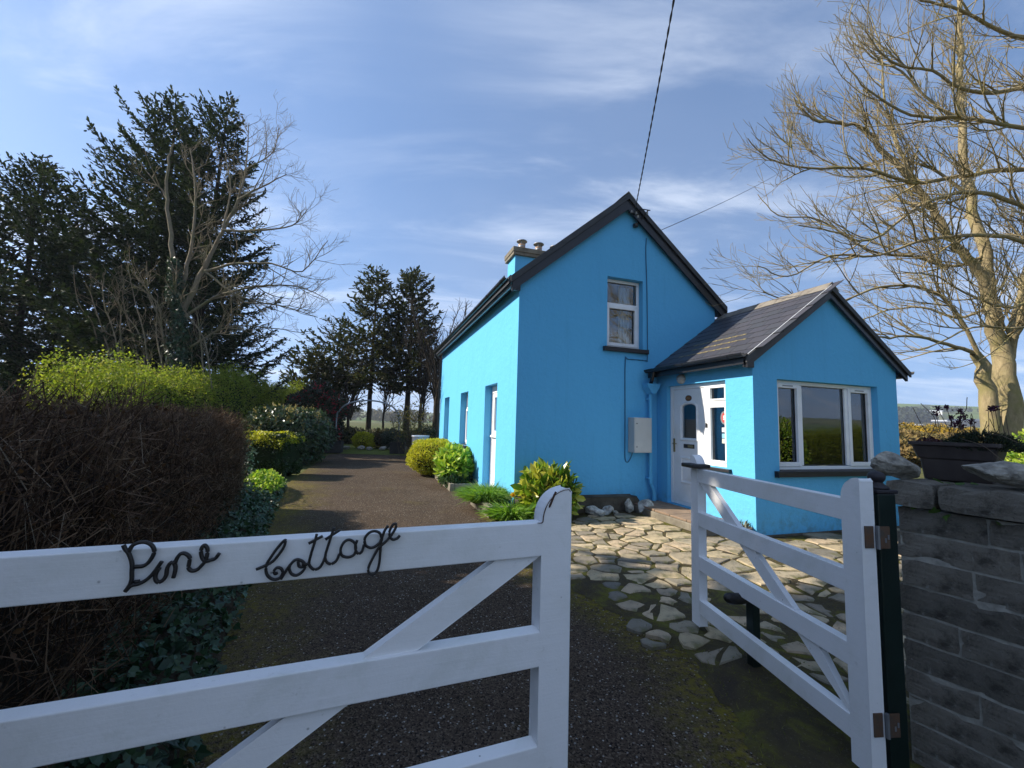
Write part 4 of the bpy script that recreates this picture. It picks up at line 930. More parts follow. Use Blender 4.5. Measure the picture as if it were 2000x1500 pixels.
# after rotation by the leaf direction local +y points away from the drive; the lettered face is the camera side
GN = np.array([-GD[1], GD[0]])                           # local +y in world
def lettering(name, lines, wr=.0052):
    mb = MB()
    for ln in lines:
        p = smooth_line([(u + .1195, 0, z) for u, z in ln], 5)
        n = len(p)
        tp = np.ones(n); 
        mb.tube(np.column_stack([p[:, 0], np.full(n, -LETTER_SIDE * .011), p[:, 2]]), wr * tp, 6, True)
    return mb.build(name, M_IRON, gl, smooth=True)
LETTER_SIDE = 1.0 if GN @ (-GA) < 0 else -1.0            # +1: camera on the -y side
if LETTER_SIDE < 0:
    for c in gl.children:                                # keep rails flush with the face towards the camera
        c.scale.y = -1
lettering('name_lettering', PINE, .0044)
lettering('name_lettering', COTTAGE, .0037)
sk = MB(); sk.tube(smooth_line([(.055, -LETTER_SIDE * .0012, 1.292), (.062, -LETTER_SIDE * .0012, 1.28), (.07, -LETTER_SIDE * .0012, 1.262), (.078, -LETTER_SIDE * .0012, 1.245)], 4), [.0035] * 12 + [.0012], 5)
w_ = .098; arc_ = [(w_ - (.92 * w_ - .92 * w_ * math.cos(a)), -LETTER_SIDE * .0006, 1.203 + .095 * math.sin(a)) for a in np.linspace(0, math.pi / 2, 12)]
sk.tube([(w_ + .018, -LETTER_SIDE * .0006, 1.2005), (w_ + .004, -LETTER_SIDE * .0006, 1.2000)] + arc_ + [(.004, -LETTER_SIDE * .0006, 1.290)], [.0010, .0018] + [.0019] * 4 + [.0012] * 8 + [.0008], 5)
sk.build('paint_crack', plain('bare_brown_timber', (.05, .025, .018), (.10, .05, .03), 30, .8, .2), gl)

RE, RD = np.array([1.5625, 1.925]), np.array([-.1050, .9945])
gr = gate('white timber gate swung open beside the dark green post', RE, RD, 1.437, True, False)
RN = np.array([-RD[1], RD[0]])
if RN @ (-RE) > 0:                                       # local +y points at the drive: turn the flush face that way
    for c in gr.children: c.scale.y = -1
    SGN = 1
else: SGN = -1
# SGN: sign of the drive side along local y
cl = MB(); cl.box(1.437 - .150, 1.437 + .012, -.075, .075, 1.208, 1.238); cl.build('latch_strap', M_IRON, gr, bevel=.008)
for z in (1.045, .27):
    h = MB(); h.box(-.006, -.001, -.052 if SGN > 0 else .010, -.010 if SGN > 0 else .052, z - .045, z + .05)
    h = h.build('hinge', M_RUST, gr, bevel=.001)
    MB().tube([(-.012, -SGN * .066, z - .047), (-.012, -SGN * .066, z + .052)], .0075, 8, True).build('hinge_pin', M_METAL, h)
    MB().box(-.012, -.008, min(-SGN * .068, -SGN * .125), max(-SGN * .068, -SGN * .125), z - .045, z + .05).build('hinge_leaf', M_RUST, h, bevel=.001)
    for dy in (.098, .112):
        MB().box(-.0135, -.0122, min(-SGN * dy, -SGN * (dy + .008)), max(-SGN * dy, -SGN * (dy + .008)), z - .02 + (dy - .098), z + .0 + (dy - .098)).build('screw', M_METAL, h)

post = empty('gate_post', (1.687, 1.982, 0), math.radians(96), 'dark green steel gate post with a ball finial beside the block wall', 'post')
MB().box(-.045, .045, -.045, .045, -.05, 1.235).build('post_shaft', M_GREEN, post, bevel=.005)
f = MB(); f.box(-.052, .052, -.052, .052, 1.236, 1.252); f.build('post_cap', M_FINIAL, post, bevel=.004)
MB().lathe([(0, 1.2525), (.046, 1.253), (.044, 1.262), (.030, 1.272), (.022, 1.281), (.026, 1.286), (.033, 1.298), (.034, 1.31), (.028, 1.322), (.014, 1.330), (0, 1.332)], 18).build('ball_finial', M_FINIAL, post, smooth=True)

stop = empty('gate_stop', (1.588, 2.85, 0), 0.3, 'short dark green stop post with a black hooked catch behind the open gate', 'post')
MB().box(-.028, .028, -.028, .028, -.05, .43).build('post_shaft', M_GREEN, stop, bevel=.003)
hk = MB(); hk.tube(smooth_line([(.03, 0, .420), (-.02, -.005, .432), (-.08, -.01, .438), (-.15, -.015, .442), (-.205, -.018, .452), (-.24, -.018, .458)], 4), [.012, .014, .017, .02, .022, .024, .026, .03, .033, .035, .036, .036, .036, .036, .036, .035, .033, .030, .026, .02, .012][:21], 8, True)
hk = hk.build('catch', M_IRON, stop, smooth=True); hk.scale = (1, 1, 1)

# ------------------------------------------------------------------ block wall at the right
WO = Vector((1.871, 2.100, 0)); wdir = Vector((.469, -.883, 0)); wnrm = Vector((-.883, -.469, 0))    # face looks at the drive
wl_ = empty('block_wall', WO, math.atan2(wdir.y, wdir.x), 'weathered grey concrete block wall with a rough coping beside the gate post', 'wall')
WT = .58; JZ = [0.0, .081, .199, .311, .429, .557, .677, .803, .926, 1.046, 1.162]
core = MB(); core.box(.012, 3.4, .0045, WT - .014, -.05, 1.157); core.build('mortar', plain('old_mortar', (.22, .21, .18), (.40, .38, .33), 20, .95, .8, 60, .2, bdist=.006), wl_)
rs = np.random.default_rng(9)
def rough_block(l, w, h, amp):
    nx, ny, nz = max(3, int(l / .055)), 4, 4
    mb = MB(); g = {}
    V = []
    def vid(i, j, k_):
        if (i, j, k_) not in g:
            p = np.array([l * i / nx, w * j / ny, h * k_ / nz])
            e = sum((i in (0, nx), j in (0, ny), k_ in (0, nz)))
            cen = np.array([l / 2, w / 2, h / 2]); dirn = np.sign(cen - p)
            if e >= 2: p = p + dirn * np.array([i in (0, nx), j in (0, ny), k_ in (0, nz)]) * abs(rs.normal()) * amp * 1.3
            p = p + rs.normal(size=3) * amp * .55
            g[(i, j, k_)] = len(V); V.append(p)
        return g[(i, j, k_)]
    F = []
    for i in range(nx):
        for j in range(ny):
            F += [(vid(i, j, 0), vid(i, j + 1, 0), vid(i + 1, j + 1, 0), vid(i + 1, j, 0)), (vid(i, j, nz), vid(i + 1, j, nz), vid(i + 1, j + 1, nz), vid(i, j + 1, nz))]
        for k_ in range(nz):
            F += [(vid(i, 0, k_), vid(i + 1, 0, k_), vid(i + 1, 0, k_ + 1), vid(i, 0, k_ + 1)), (vid(i, ny, k_), vid(i, ny, k_ + 1), vid(i + 1, ny, k_ + 1), vid(i + 1, ny, k_))]
    for j in range(ny):
        for k_ in range(nz):
            F += [(vid(0, j, k_), vid(0, j, k_ + 1), vid(0, j + 1, k_ + 1), vid(0, j + 1, k_)), (vid(nx, j, k_), vid(nx, j + 1, k_), vid(nx, j + 1, k_ + 1), vid(nx, j, k_ + 1))]
    return mb.add(V, [np.array(F)])
for c in range(len(JZ) - 1):
    x = 0.0 + rs.uniform(-.006, .02); first = (.28, .44, .36, .25, .44, .20, .42, .24, .40, .30)[c]
    while x < 3.3:
        l = first if x < .05 else .44
        # local y=0 must be the drive face: rotate so +y runs away from the drive
        b = rough_block(l - .006, .15, JZ[c + 1] - JZ[c] - .008, .0020).build('block', M_BLOCK, wl_, smooth=False)
        b.location = (x, rs.uniform(-.003, .002), JZ[c] + .003)
        x += l
cx = -.022
for l in (.185, .40, .42, .40, .42, .40, .42, .40):
    b = rough_block(l - .012, .64, .115, .0036).build('coping_stone', M_BLOCK, wl_, smooth=False)
    b.location = (cx, -.03, 1.166); b.rotation_euler = (rs.normal() * .008, rs.normal() * .01, rs.normal() * .012); cx += l
# which way does the wall's +y run?  it must lead away from the drive
_ly = Vector((-wdir.y, wdir.x, 0))
assert _ly.dot(wnrm) < 0

def rock(name, loc, size, seed, mat, rot=(0, 0, 0), label=None, cat='stone', group=None, flat=.0, sub=4):
    import bmesh
    r = np.random.default_rng(seed); bm = bmesh.new(); bmesh.ops.create_icosphere(bm, subdivisions=sub, radius=1)
    planes = [(unit(r.normal(size=3)), r.uniform(.55, .9)) for _ in range(13)]
    ph = r.uniform(0, 6, size=(6, 3)); fr = r.normal(size=(6, 3)) * 3.2
    for v in bm.verts:
        p = np.array(v.co)
        for n, d_ in planes:
            e = p @ n - d_
            if e > 0: p = p - n * e * .93
        p = p * (1 + .035 * sum(math.sin(fr[i] @ p + ph[i][0]) for i in range(6))) + .012 * r.normal(size=3)
        v.co = p * np.array(size) / 2
    me = bpy.data.meshes.new(name); bm.to_mesh(me); bm.free(); me.materials.append(mat)
    o = link_mesh(name, me); o.location = loc; o.rotation_euler = rot
    if label: tag(o, label, cat, group)
    return o
rock('loose_stone', (1.955, 2.165, 1.345), (.30, .17, .135), 2, M_ROCK, (.05, .28, .1), 'slanting grey stone slab lying on the wall end by the green post', 'stone')
rock('loose_stone', (2.118, 1.845, 1.345), (.30, .19, .135), 7, M_ROCK, (.0, .16, -.35), 'craggy flaked grey stone on the wall before the plant trough', 'stone')
rock('loose_stone', (2.36, 1.89, 1.33), (.24, .20, .12), 5, M_ROCK, (.0, .1, .2), 'dark rounded stone half hidden behind the craggy stone on the wall', 'stone')
rock('loose_stone', (-1.74, 2.60, .035), (.17, .10, .10), 12, M_QUARTZ, (0, 0, .3), 'small pale stone lying below the lettered gate at the drive edge', 'stone')
for i, (t, s, sz, lab, m_) in enumerate(((1.30, -.40, (.36, .28, .20), 'squat pale rock with a flat top at the foot of the plinth', M_QUARTZ), (1.56, -.36, (.24, .21, .20), 'knobbly whitish rock next to the flat topped one by the plinth', M_QUARTZ), (1.74, -.33, (.13, .12, .09), 'smallest grey pebble in the row of rocks by the plinth', M_ROCK), (2.02, -.31, (.20, .14, .29), 'upright pointed rock leaning on the plinth', M_QUARTZ), (2.30, -.38, (.42, .32, .28), 'large jagged rock at the doorstep end of the plinth', M_QUARTZ))):
    x, y = hw(t, s); rock('plinth_rock', (x, y, sz[2] * .42), sz, 30 + i, m_, (0, 0, i * 1.1), lab, 'rock')

# ------------------------------------------------------------------ trough of alpines on the wall
pot_o = Vector((2.235, 2.135, 1.284))
trough = empty('plant_trough', pot_o, math.radians(-58), 'dark brown plastic trough with a flared rim standing on the block wall', 'planter')
def loft(rings):
    m = MB(); n = len(rings[0]); v = [p for r in rings for p in r]
    return m.add(v, [np.array([(k_ * n + i, k_ * n + (i + 1) % n, (k_ + 1) * n + (i + 1) % n, (k_ + 1) * n + i) for k_ in range(len(rings) - 1) for i in range(n)]), np.arange(n)[::-1]])
def rrect(hx, hy, z, r=.03, n=4):
    p = []
    for cx_, cy_, a0 in ((hx - r, hy - r, 0), (-hx + r, hy - r, 90), (-hx + r, -hy + r, 180), (hx - r, -hy + r, 270)):
        p += [(cx_ + r * math.cos(math.radians(a0 + 90 * i / n)), cy_ + r * math.sin(math.radians(a0 + 90 * i / n)), z) for i in range(n + 1)]
    return p
M_TROUGH = plain('brown_plastic_trough', (.035, .026, .024), (.06, .047, .042), 7, .55, .2, 60)
loft([rrect(.190, .10, 0), rrect(.192, .102, .01), rrect(.205, .113, .10), rrect(.222, .122, .108), rrect(.245, .138, .165), rrect(.262, .152, .17), rrect(.262, .152, .187), rrect(.236, .13, .186), rrect(.228, .122, .13)]).build('trough_body', M_TROUGH, trough, smooth=False, bevel=.002)
MB().add(rrect(.232, .126, .165), [np.arange(20)]).build('compost', M_SOIL, trough)
trough.scale = (.62, .80, 1.0)
rs = np.random.default_rng(31)
M_ALP = leafmat('grey_green_alpine_leaf', [(.012, .018, .012), (.025, .04, .022), (.05, .065, .035)], .6, .15)
M_SED = leafmat('dark_red_sedum_leaf', [(.03, .008, .010), (.06, .015, .015), (.09, .03, .025)], .5, .1)
M_STALK = plain('dry_brown_stalk', (.06, .045, .03), (.12, .09, .06), 20, .9, 0)
M_FLOWER = leafmat('dull_purple_flower', [(.045, .012, .03), (.08, .02, .05), (.03, .01, .02)], .7, .1)
th_ = empty('alpine_plant', pot_o + Vector((.045, -.07, .175)), math.radians(-58), 'dark green alpine cushion with purple seed heads in the wall trough', 'plant')
m = MB(); n = 2600; a = rs.uniform(0, 2 * math.pi, n); rr = np.sqrt(rs.random(n)); P = np.column_stack([.15 * rr * np.cos(a), .10 * rr * np.sin(a) - .01, .075 * (1 - rr ** 2) * rs.random(n) ** .5 - .01 - .05 * np.maximum(0, rr - .7)])
scatter(m, P, unit(np.column_stack([np.cos(a), np.sin(a), rs.uniform(.2, 1.3, n)]) + rs.normal(size=(n, 3)) * .4), rdir(n, rs), rs.uniform(.015, .035, n), 'blade', 2.2); m.build('foliage', M_ALP, th_)
m = MB(); fl = MB()
for i in range(26):
    b = np.array([rs.uniform(-.15, .12), rs.uniform(-.05, .06), .03]); tip = b + np.array([rs.normal() * .03, rs.normal() * .02, rs.uniform(.06, .16)])
    m.tube(smooth_line([b, (b + tip) / 2 + rs.normal(size=3) * .006, tip], 4), .0013, 4)
    if i < 13:
        if i == 0:
            k_ = 30; scatter(fl, rs.normal(size=(k_, 3)) * .006, rdir(k_, rs) + np.array([0, 0, .4]), rdir(k_, rs), .012, 'diamond', 1.4)
            fh = fl.build('flower_head', M_FLOWER, th_)
        else: fh = link_mesh('flower_head', fh.data, th_)
        fh.location = tip; fh.rotation_euler = (0, 0, i)
m.build('flower_stalk', M_STALK, th_)
m = MB()
for pts in ([(-.05, -.1, .03), (.03, -.15, .0), (.09, -.17, -.07), (.11, -.18, -.13)], [(.02, -.05, .06), (.08, -.1, .05), (.13, -.12, .02)], [(-.18, 0, .03), (-.22, .02, .10), (-.25, .02, .19)], [(-.12, .02, .03), (-.10, .03, .14), (-.06, .05, .17), (-.05, .05, .24)], [(-.2, .02, .02), (-.16, .0, .12), (-.21, -.01, .21)]): m.tube(smooth_line(pts, 5), .0016, 4)
m.build('dead_stem', M_STALK, th_)
sd_ = MB(); n = 420; a = rs.uniform(0, 2 * math.pi, n); rr = np.sqrt(rs.random(n))
scatter(sd_, np.column_stack([pot_o.x - .055 + .07 * rr * np.cos(a), pot_o.y + .075 + .07 * rr * np.sin(a), pot_o.z + .172 + .035 * (1 - rr) * rs.random(n)]), unit(rs.normal(size=(n, 3)) + np.array([0, 0, 1.2])), rdir(n, rs), rs.uniform(.01, .02, n), 'oval', 1.6)
tag(sd_.build('sedum_plant', M_SED), 'dark red sedum mat at the left end of the wall trough', 'plant')
iv = MB(); n = 9; P = np.array([[1.96, 1.97, 1.292], [2.07, 1.98, 1.290], [1.90, 2.03, 1.155], [2.03, 1.80, 1.150], [1.935, 1.97, 1.15], [2.14, 1.98, 1.29], [1.892, 2.05, 1.16], [2.0, 1.98, 1.29], [1.95, 1.93, 1.153]])
iv_D, iv_N, iv_S = unit(np.array([-.7, -.6, .1]) + rs.normal(size=(n, 3)) * .5), unit(np.array([-.3, -.4, .8]) + rs.normal(size=(n, 3)) * .3), rs.uniform(.03, .05, n)
M_IVY = leafmat('ivy_leaf', [(.010, .026, .014), (.020, .050, .022), (.045, .085, .035), (.03, .06, .04)], .42, .12, .35)
M_IVYL = leafmat('young_ivy_leaf', [(.05, .11, .02), (.09, .16, .035)], .45, .3)
ivs = empty('ivy_sprig', tuple(P[4]), 0, 'few small green ivy leaves sprouting from the wall coping joint', 'plant')
for k_ in range(n): scatter(MB_ := MB(), P[k_:k_ + 1] - P[4], iv_D[k_:k_ + 1], iv_N[k_:k_ + 1], iv_S[k_:k_ + 1], 'ivy').build('leaf', M_IVYL, ivs)

# ------------------------------------------------------------------ overhead service cable and the thin wire
def hwz(t, s, z): return np.array([*hw(t, s), z])
a, b = hwz(2.24, -.14, 5.60), np.array([.36, -2.5, 7.0])
tt = np.linspace(0, 1, 220)[:, None]; line = a + (b - a) * tt; line[:, 2] -= 1.0 * (tt * (1 - tt))[:, 0]
cab = empty('service_cable', tuple(a), 0, 'black twisted electricity cable dropping to the gable apex', 'cable')
ln_ = np.linalg.norm(b - a)
for ph in (0, math.pi):
    w_ = tt[:, 0] * ln_ / .30 * 2 * math.pi + ph
    off = np.column_stack([np.cos(w_), np.zeros_like(w_), np.sin(w_)]) * .0062
    MB().tube(line + off - a, .0062, 5).build('strand', M_CABLE, cab, smooth=True)
a2, b2 = hwz(2.75, -.02, 5.32), np.array([25.5, 32.0, 26.0])
t2 = np.linspace(0, 1, 40)[:, None]; l2 = a2 + (b2 - a2) * t2; l2[:, 2] -= 2.4 * (t2 * (1 - t2))[:, 0]
tag(MB().tube(l2, .007, 5).build('telephone_wire', M_CABLE, smooth=True), 'thin dark wire running from the gable to the upper right', 'wire')

# ------------------------------------------------------------------ garden arch and its two boxes
LA, RA = Vector((-7.85, 19.2, 0)), Vector((-5.17, 19.75, 0))
ar = empty('garden_arch', (LA + RA) / 2, math.atan2((RA - LA).y, (RA - LA).x), 'pale bent metal hoop arch over the end of the drive', 'arch')
hw_ = (RA - LA).length / 2
ap = [(-hw_, 0, .35), (-hw_, 0, 1.1), (-hw_ + .02, 0, 1.75)] + [(-hw_ * .93 * math.cos(x), 0, 1.78 + .60 * math.sin(x)) for x in np.linspace(.12, math.pi - .12, 13)] + [(hw_ - .02, 0, 1.75), (hw_, 0, 1.1), (hw_, 0, .35)]
MB().tube(smooth_line(ap, 3), .034, 8).build('hoop', M_METAL, ar, smooth=True)
for sx_ in (-1, 1): MB().box(sx_ * hw_ - .05, sx_ * hw_ + .05, -.05, .05, .0, 1.05).build('timber_sleeve', M_WOOD, ar)
for P_, lab in ((LA, 'dark timber planter box at the foot of the arch below the red shrub'), (RA, 'dark timber planter box at the foot of the arch nearest the cottage')):
    bx_ = empty('planter_box', (P_.x, P_.y - .02, 0), .2, lab, 'planter')
    for i in range(3):
        z0 = .01 + i * .17
        for q_ in ((-.33, .33, -.30, -.27), (-.33, .33, .27, .30), (-.33, -.30, -.268, .268), (.30, .33, -.268, .268)): MB().box(*q_, z0, z0 + .16).build('board', M_WOOD, bx_)
    MB().box(-.298, .298, -.266, .266, .0, .44).build('soil', M_SOIL, bx_)
wb = hw(-.55, 9.2)
wbt = empty('water_butt', (wb[0], wb[1], 0), 0, 'white plastic tub standing behind the golden shrub', 'tub')
MB().lathe([(.0, .0), (.27, .0), (.30, .45), (.31, .92), (.33, .93), (.33, .98), (.29, .98), (.28, .90), (0, .89)], 18).build('tub_body', M_UPVC, wbt, smooth=True)
# succulent in its clay bowl by the porch wall
sx_, sy_ = hw(2.68, -2.02)
sp = empty('clay_bowl', (sx_, sy_, .0), 0, 'small terracotta bowl against the lit porch wall', 'pot')
MB().lathe([(0, .03), (.10, .03), (.15, .13), (.165, .13), (.165, .155), (.145, .155), (.13, .12), (0, .12)], 16).build('bowl_body', M_TERRA, sp, smooth=True)
m = MB(); n = 70; P = np.tile(np.array([[sx_, sy_, .13]]), (n, 1)) + rs.normal(size=(n, 3)) * np.array([.05, .05, .005])
scatter(m, P, unit(rs.normal(size=(n, 3)) * np.array([1, 1, .3]) + np.array([0, 0, 1.0])), rdir(n, rs), rs.uniform(.08, .16, n), 'blade', 2.5)
tag(m.build('succulent', leafmat('grey_spiky_succulent', [(.12, .13, .10), (.22, .22, .17), (.08, .10, .06)], .5, .1)), 'spiky grey succulent in the terracotta bowl by the porch', 'plant')

# ------------------------------------------------------------------ trees
def bark(name, c1, c2, lit=None, scale=14):
    k = Nodes(name)
    mp = k.new('ShaderNodeMapping'); mp.inputs['Scale'].default_value = (1, 1, .35); k.l.new(k.co(), mp.inputs[0])
    c = k.ramp(k.noise(scale, 7, .7, .3, mp.outputs[0]), [(.3, C3(*c1)), (.7, C3(*c2))])
    if lit: c = k.mix(k.step(k.noise(2.2, 5, .65), .45, .7), c, C3(*lit))  # third bark tone, mixed in as random noise patches
    k.base(c, .92, .2); k.bump(k.noise(scale * 2, 6, .7, .2, mp.outputs[0]), .7, .015)
    return k.m
M_BARK_R = bark('pale_ash_bark', (.20, .16, .09), (.42, .335, .19), (.27, .235, .10))
M_BARK_L = bark('grey_brown_bark', (.12, .10, .07), (.27, .22, .155), (.15, .14, .07))
M_BARK_D = bark('dark_conifer_bark', (.022, .018, .014), (.06, .048, .036))

def sprout(mb, pts, rads, level, rng, P):
    """a limb with its side shoots, recursively"""
    pts = np.asarray(pts, float); n = len(pts)
    sides = 9 if rads[0] > .09 else 6 if rads[0] > .03 else 4 if rads[0] > .012 else 3
    mb.tube(pts, rads, sides)
    if level >= P['levels']: return
    seg = np.linalg.norm(np.diff(pts, axis=0), axis=1); Lt = seg.sum(); cum = np.concatenate([[0], np.cumsum(seg)])
    k = rng.poisson(Lt * P['dens'][level])
    for _ in range(k):
        u = rng.uniform(P['start'][level], 1.0) * Lt
        i = min(int(np.searchsorted(cum, u) - 1), n - 2); i = max(i, 0)
        f = (u - cum[i]) / (seg[i] + 1e-6); p = pts[i] * (1 - f) + pts[i + 1] * f; r = rads[i] * (1 - f) + rads[i + 1] * f
        t = unit(pts[i + 1] - pts[i]); q = unit(np.cross(t, rng.normal(size=3)))
        an = rng.uniform(*P['angle']); d = unit(t * math.cos(an) + q * math.sin(an) + np.array(P['bias']) * rng.uniform(0, 1))
        ln = P['len'][level] * rng.uniform(.45, 1.25) * (1.15 - .5 * u / Lt)
        m = P['seg'][level]; c = [p]; st = ln / m
        w = rng.normal(size=3) * P['wander']
        for s in range(m):
            d = unit(d + w * .5 + rng.normal(size=3) * P['wander'] + np.array([0, 0, P['up']]))
            c.append(c[-1] + d * st)
        r0 = min(r * .72, P['rad'][level]); r1 = max(P['tip'], r0 * .3)
        sprout(mb, c, np.linspace(r0, r1, m + 1), level + 1, rng, P)

def bare_tree(name, label, limbs, seed, P, mat, trunk_n, group=None):
    rng = np.random.default_rng(seed)
    base = np.array(limbs[0][0][0])
    root = empty(name, (base[0], base[1], 0), 0, label, 'tree', group)
    off = np.array([base[0], base[1], 0])
    tr, cr = MB(), MB()
    for i, (pts, (ra, rb)) in enumerate(limbs):
        p = np.array(pts) - off
        if i < trunk_n: p[0, 2] = min(p[0, 2], -.1)
        p = smooth_line(p, 4); n = len(p)
        p[1:-1] += rng.normal(size=(n - 2, 3)) * min(.02, ra * .18)
        r = ra + (rb - ra) * np.linspace(0, 1, n) ** .8
        if i < trunk_n:
            r[:3] *= np.array([1.3, 1.12, 1.04])[:len(r[:3])]
            Q = dict(P); tr.tube(p, r, 14)
        else: sprout(cr, p, r, 0, rng, P)
    tr.build('trunk', mat, root, smooth=True); cr.build('crown', mat, root, smooth=True)
    return root
_tr = RTREE[0][0]; _low = tuple(np.array(_tr[1]) * .55 + np.array(_tr[2]) * .45)
RTREE[0] = (RTREE[0][0], (.26, .165)); RTREE[3] = (RTREE[3][0], (.225, .03))
for _i in (2, 4, 5): RTREE[_i] = ([_low] + list(RTREE[_i][0]), (RTREE[_i][1][0] * 1.12, RTREE[_i][1][1]))
_t2 = RTREE[1][0]; RTREE[6] = ([_t2[2]] + list(RTREE[6][0]), RTREE[6][1]); RTREE[1] = (_t2, (.19, .085))
RTREE = [(p, r) if i < 2 else (p, (r[0] * (.72 if i < 6 else .62), r[1] * .7)) for i, (p, r) in enumerate(RTREE)]
ash = bare_tree('ash_tree', 'big bare multi-stemmed tree with pale sunlit trunks right of the porch', RTREE, 3,
          dict(levels=3, dens=(3.4, 4.4, 4.4), start=(.10, .12, .1), len=(1.45, .72, .36), seg=(6, 5, 3), rad=(.019, .0105, .0068), tip=.0040, angle=(.38, .95), bias=(-.26, 0, .16), wander=.10, up=.10), M_BARK_R, 2)
def farther(limbs, k): return [([(x * k, y * k, 1.5 + (z - 1.5) * k) for x, y, z in p], (a * k * .85, b * k)) for p, (a, b) in limbs]
LTREE = farther(LTREE, 1.22); SHRUB = farther(SHRUB, 1.28)
lt_ = bare_tree('sycamore_tree', 'leafless tree with crooked pale branches in front of the big spruce', LTREE, 8,
          dict(levels=3, dens=(2.8, 3.6, 4.0), start=(.2, .15, .1), len=(1.5, .75, .40), seg=(5, 4, 3), rad=(.024, .011, .007), tip=.0045, angle=(.45, 1.1), bias=(.12, 0, .15), wander=.14, up=.08), M_BARK_L, 1)
bare_tree('hawthorn_tree', 'thicket of bare upright stems above the green hedge on the left', SHRUB, 5,
          dict(levels=2, dens=(3.2, 3.2), start=(.15, .1), len=(.9, .45), seg=(5, 3), rad=(.016, .008), tip=.005, angle=(.4, 1.0), bias=(0, 0, .2), wander=.15, up=.1), M_BARK_L, 1)

def conifer(name, label, pos, H, R, seed, nb, spacing, card, cover=(.05, 1.0), asc=(.1, .6), wind=(0, 0), thin=0.0, trunk_r=.2, mats=None, group=None, stems=None, mesh_only=False, droop=.12, needle_step=.06, pw=.75):
    rng = np.random.default_rng(seed)
    root = empty(name, pos, 0, label, 'tree', group)
    tk = MB(); stems = stems or [((0, 0), (0, 0))]
    for (bx_, by_), (tx_, ty_) in stems:
        zz = np.linspace(-.1, H * .985, 12)
        tk.tube(np.column_stack([bx_ + (tx_ - bx_) * (zz / H) + rng.normal(size=12) * .02, by_ + (ty_ - by_) * (zz / H), zz]), trunk_r * (1 - zz / H * .93), 9)
    fo = MB(); A, D, Nn, S = [], [], [], []
    for b in range(nb):
        u = cover[0] + (cover[1] - cover[0]) * (b + rng.random()) / nb
        z0 = H * u; az = b * 2.39996 + rng.normal() * .3
        (bx_, by_), (tx_, ty_) = stems[b % len(stems)]
        o = np.array([bx_ + (tx_ - bx_) * u, by_ + (ty_ - by_) * u, z0])
        dh = np.array([math.cos(az), math.sin(az)])
        w = 1 + dh @ np.array(wind)
        ln = max(.25, R * (1 - u) ** pw * rng.uniform(.65, 1.1) * max(.3, w))
        el = asc[0] + (asc[1] - asc[0]) * u + rng.normal() * .08 + .25 * max(0, dh @ np.array(wind))
        m = max(5, int(ln / .5)); s = np.linspace(0, 1, m + 1)
        pts = o + np.column_stack([dh[0] * ln * s, dh[1] * ln * s, ln * (math.tan(el) * s - droop * 2.2 * s * (1 - s) * 1.6 + .10 * s ** 3)])
        tk.tube(pts, np.linspace(max(.012, trunk_r * .16 * (1 - u) + .012), .006, m + 1), 4)
        if rng.random() < thin: continue
        seg = np.gradient(pts, axis=0)
        nt = int(ln / spacing)
        for q in range(nt):
            f = .16 + .84 * (q + rng.random()) / nt
            p = np.array([np.interp(f, s, pts[:, i]) for i in range(3)]); t = unit(np.array([np.interp(f, s, seg[:, i]) for i in range(3)]))
            side = (1 if q % 2 else -1) * np.array([-dh[1], dh[0], 0])
            d = unit(t * rng.uniform(.5, 1.0) + side * rng.uniform(.5, 1) + np.array([0, 0, rng.normal() * .18 - .12]))
            l2 = (.28 + .24 * ln * (1 - f) ** .6) * rng.uniform(.6, 1.25)
            k = max(3, int(l2 / needle_step)); r_ = np.linspace(0, 1, k)[:, None]
            pp = p + d * l2 * r_ + np.array([0, 0, -droop]) * l2 * r_ ** 2
            A.append(pp); D.append(np.tile(d, (k, 1)) + rng.normal(size=(k, 3)) * .45); S.append(card * rng.uniform(.7, 1.3, k))
        k = max(3, int(ln / needle_step)); r_ = np.linspace(.25, 1, k)
        A.append(np.column_stack([np.interp(r_, s, pts[:, i]) for i in range(3)])); D.append(np.tile(unit(pts[-1] - pts[0]), (k, 1)) + rng.normal(size=(k, 3)) * .5); S.append(card * rng.uniform(.7, 1.3, k))
    A, D, S = np.vstack(A), np.vstack(D), np.concatenate(S)
    scatter(fo, A, D, rdir(len(A), rng) * .6 + np.array([0, 0, 1]), S, 'needle', 1.7)
    tk.build('trunk', mats[0], root, smooth=True); fo.build('crown', mats[1], root)
    return root
M_SPRUCE = leafmat('dark_spruce_needle', [(.012, .022, .010), (.022, .038, .016), (.036, .055, .022), (.060, .075, .030)], .6, .15, .12)
M_PINE = leafmat('olive_pine_needle', [(.018, .026, .009), (.032, .045, .014), (.060, .066, .022), (.085, .075, .032)], .6, .18, .12)
conifer('spruce_tree', 'huge dark spruce with sweeping boughs rising over the left hedge', (-16.8, 20.2, 0), 17.6, 6.6, 21, 380, .105, .17, (.05, 1.0), (-.08, .62), (-.28, 0), .03, .26, (M_BARK_D, M_SPRUCE), needle_step=.055, droop=.2, stems=[((0, 0), (-.7, 0)), ((1.4, -.2), (1.9, .2))])
conifer('spruce_tree', 'dark spruce boughs reaching in at the far left edge of the picture', (-22.4, 19.0, 0), 13.2, 6.4, 22, 210, .125, .18, (.05, 1.0), (.0, .6), (.0, 0), .02, .22, (M_BARK_D, M_SPRUCE))
conifer('pine_tree', 'tall thin pine behind the arch, left of the twin pair', (-10.0, 30.0, 0), 12.3, 3.9, 31, 125, .17, .28, (.32, 1.0), (-.15, .45), (-.1, 0), .12, .2, (M_BARK_D, M_PINE), 'pines beyond the garden', needle_step=.10, pw=.5)
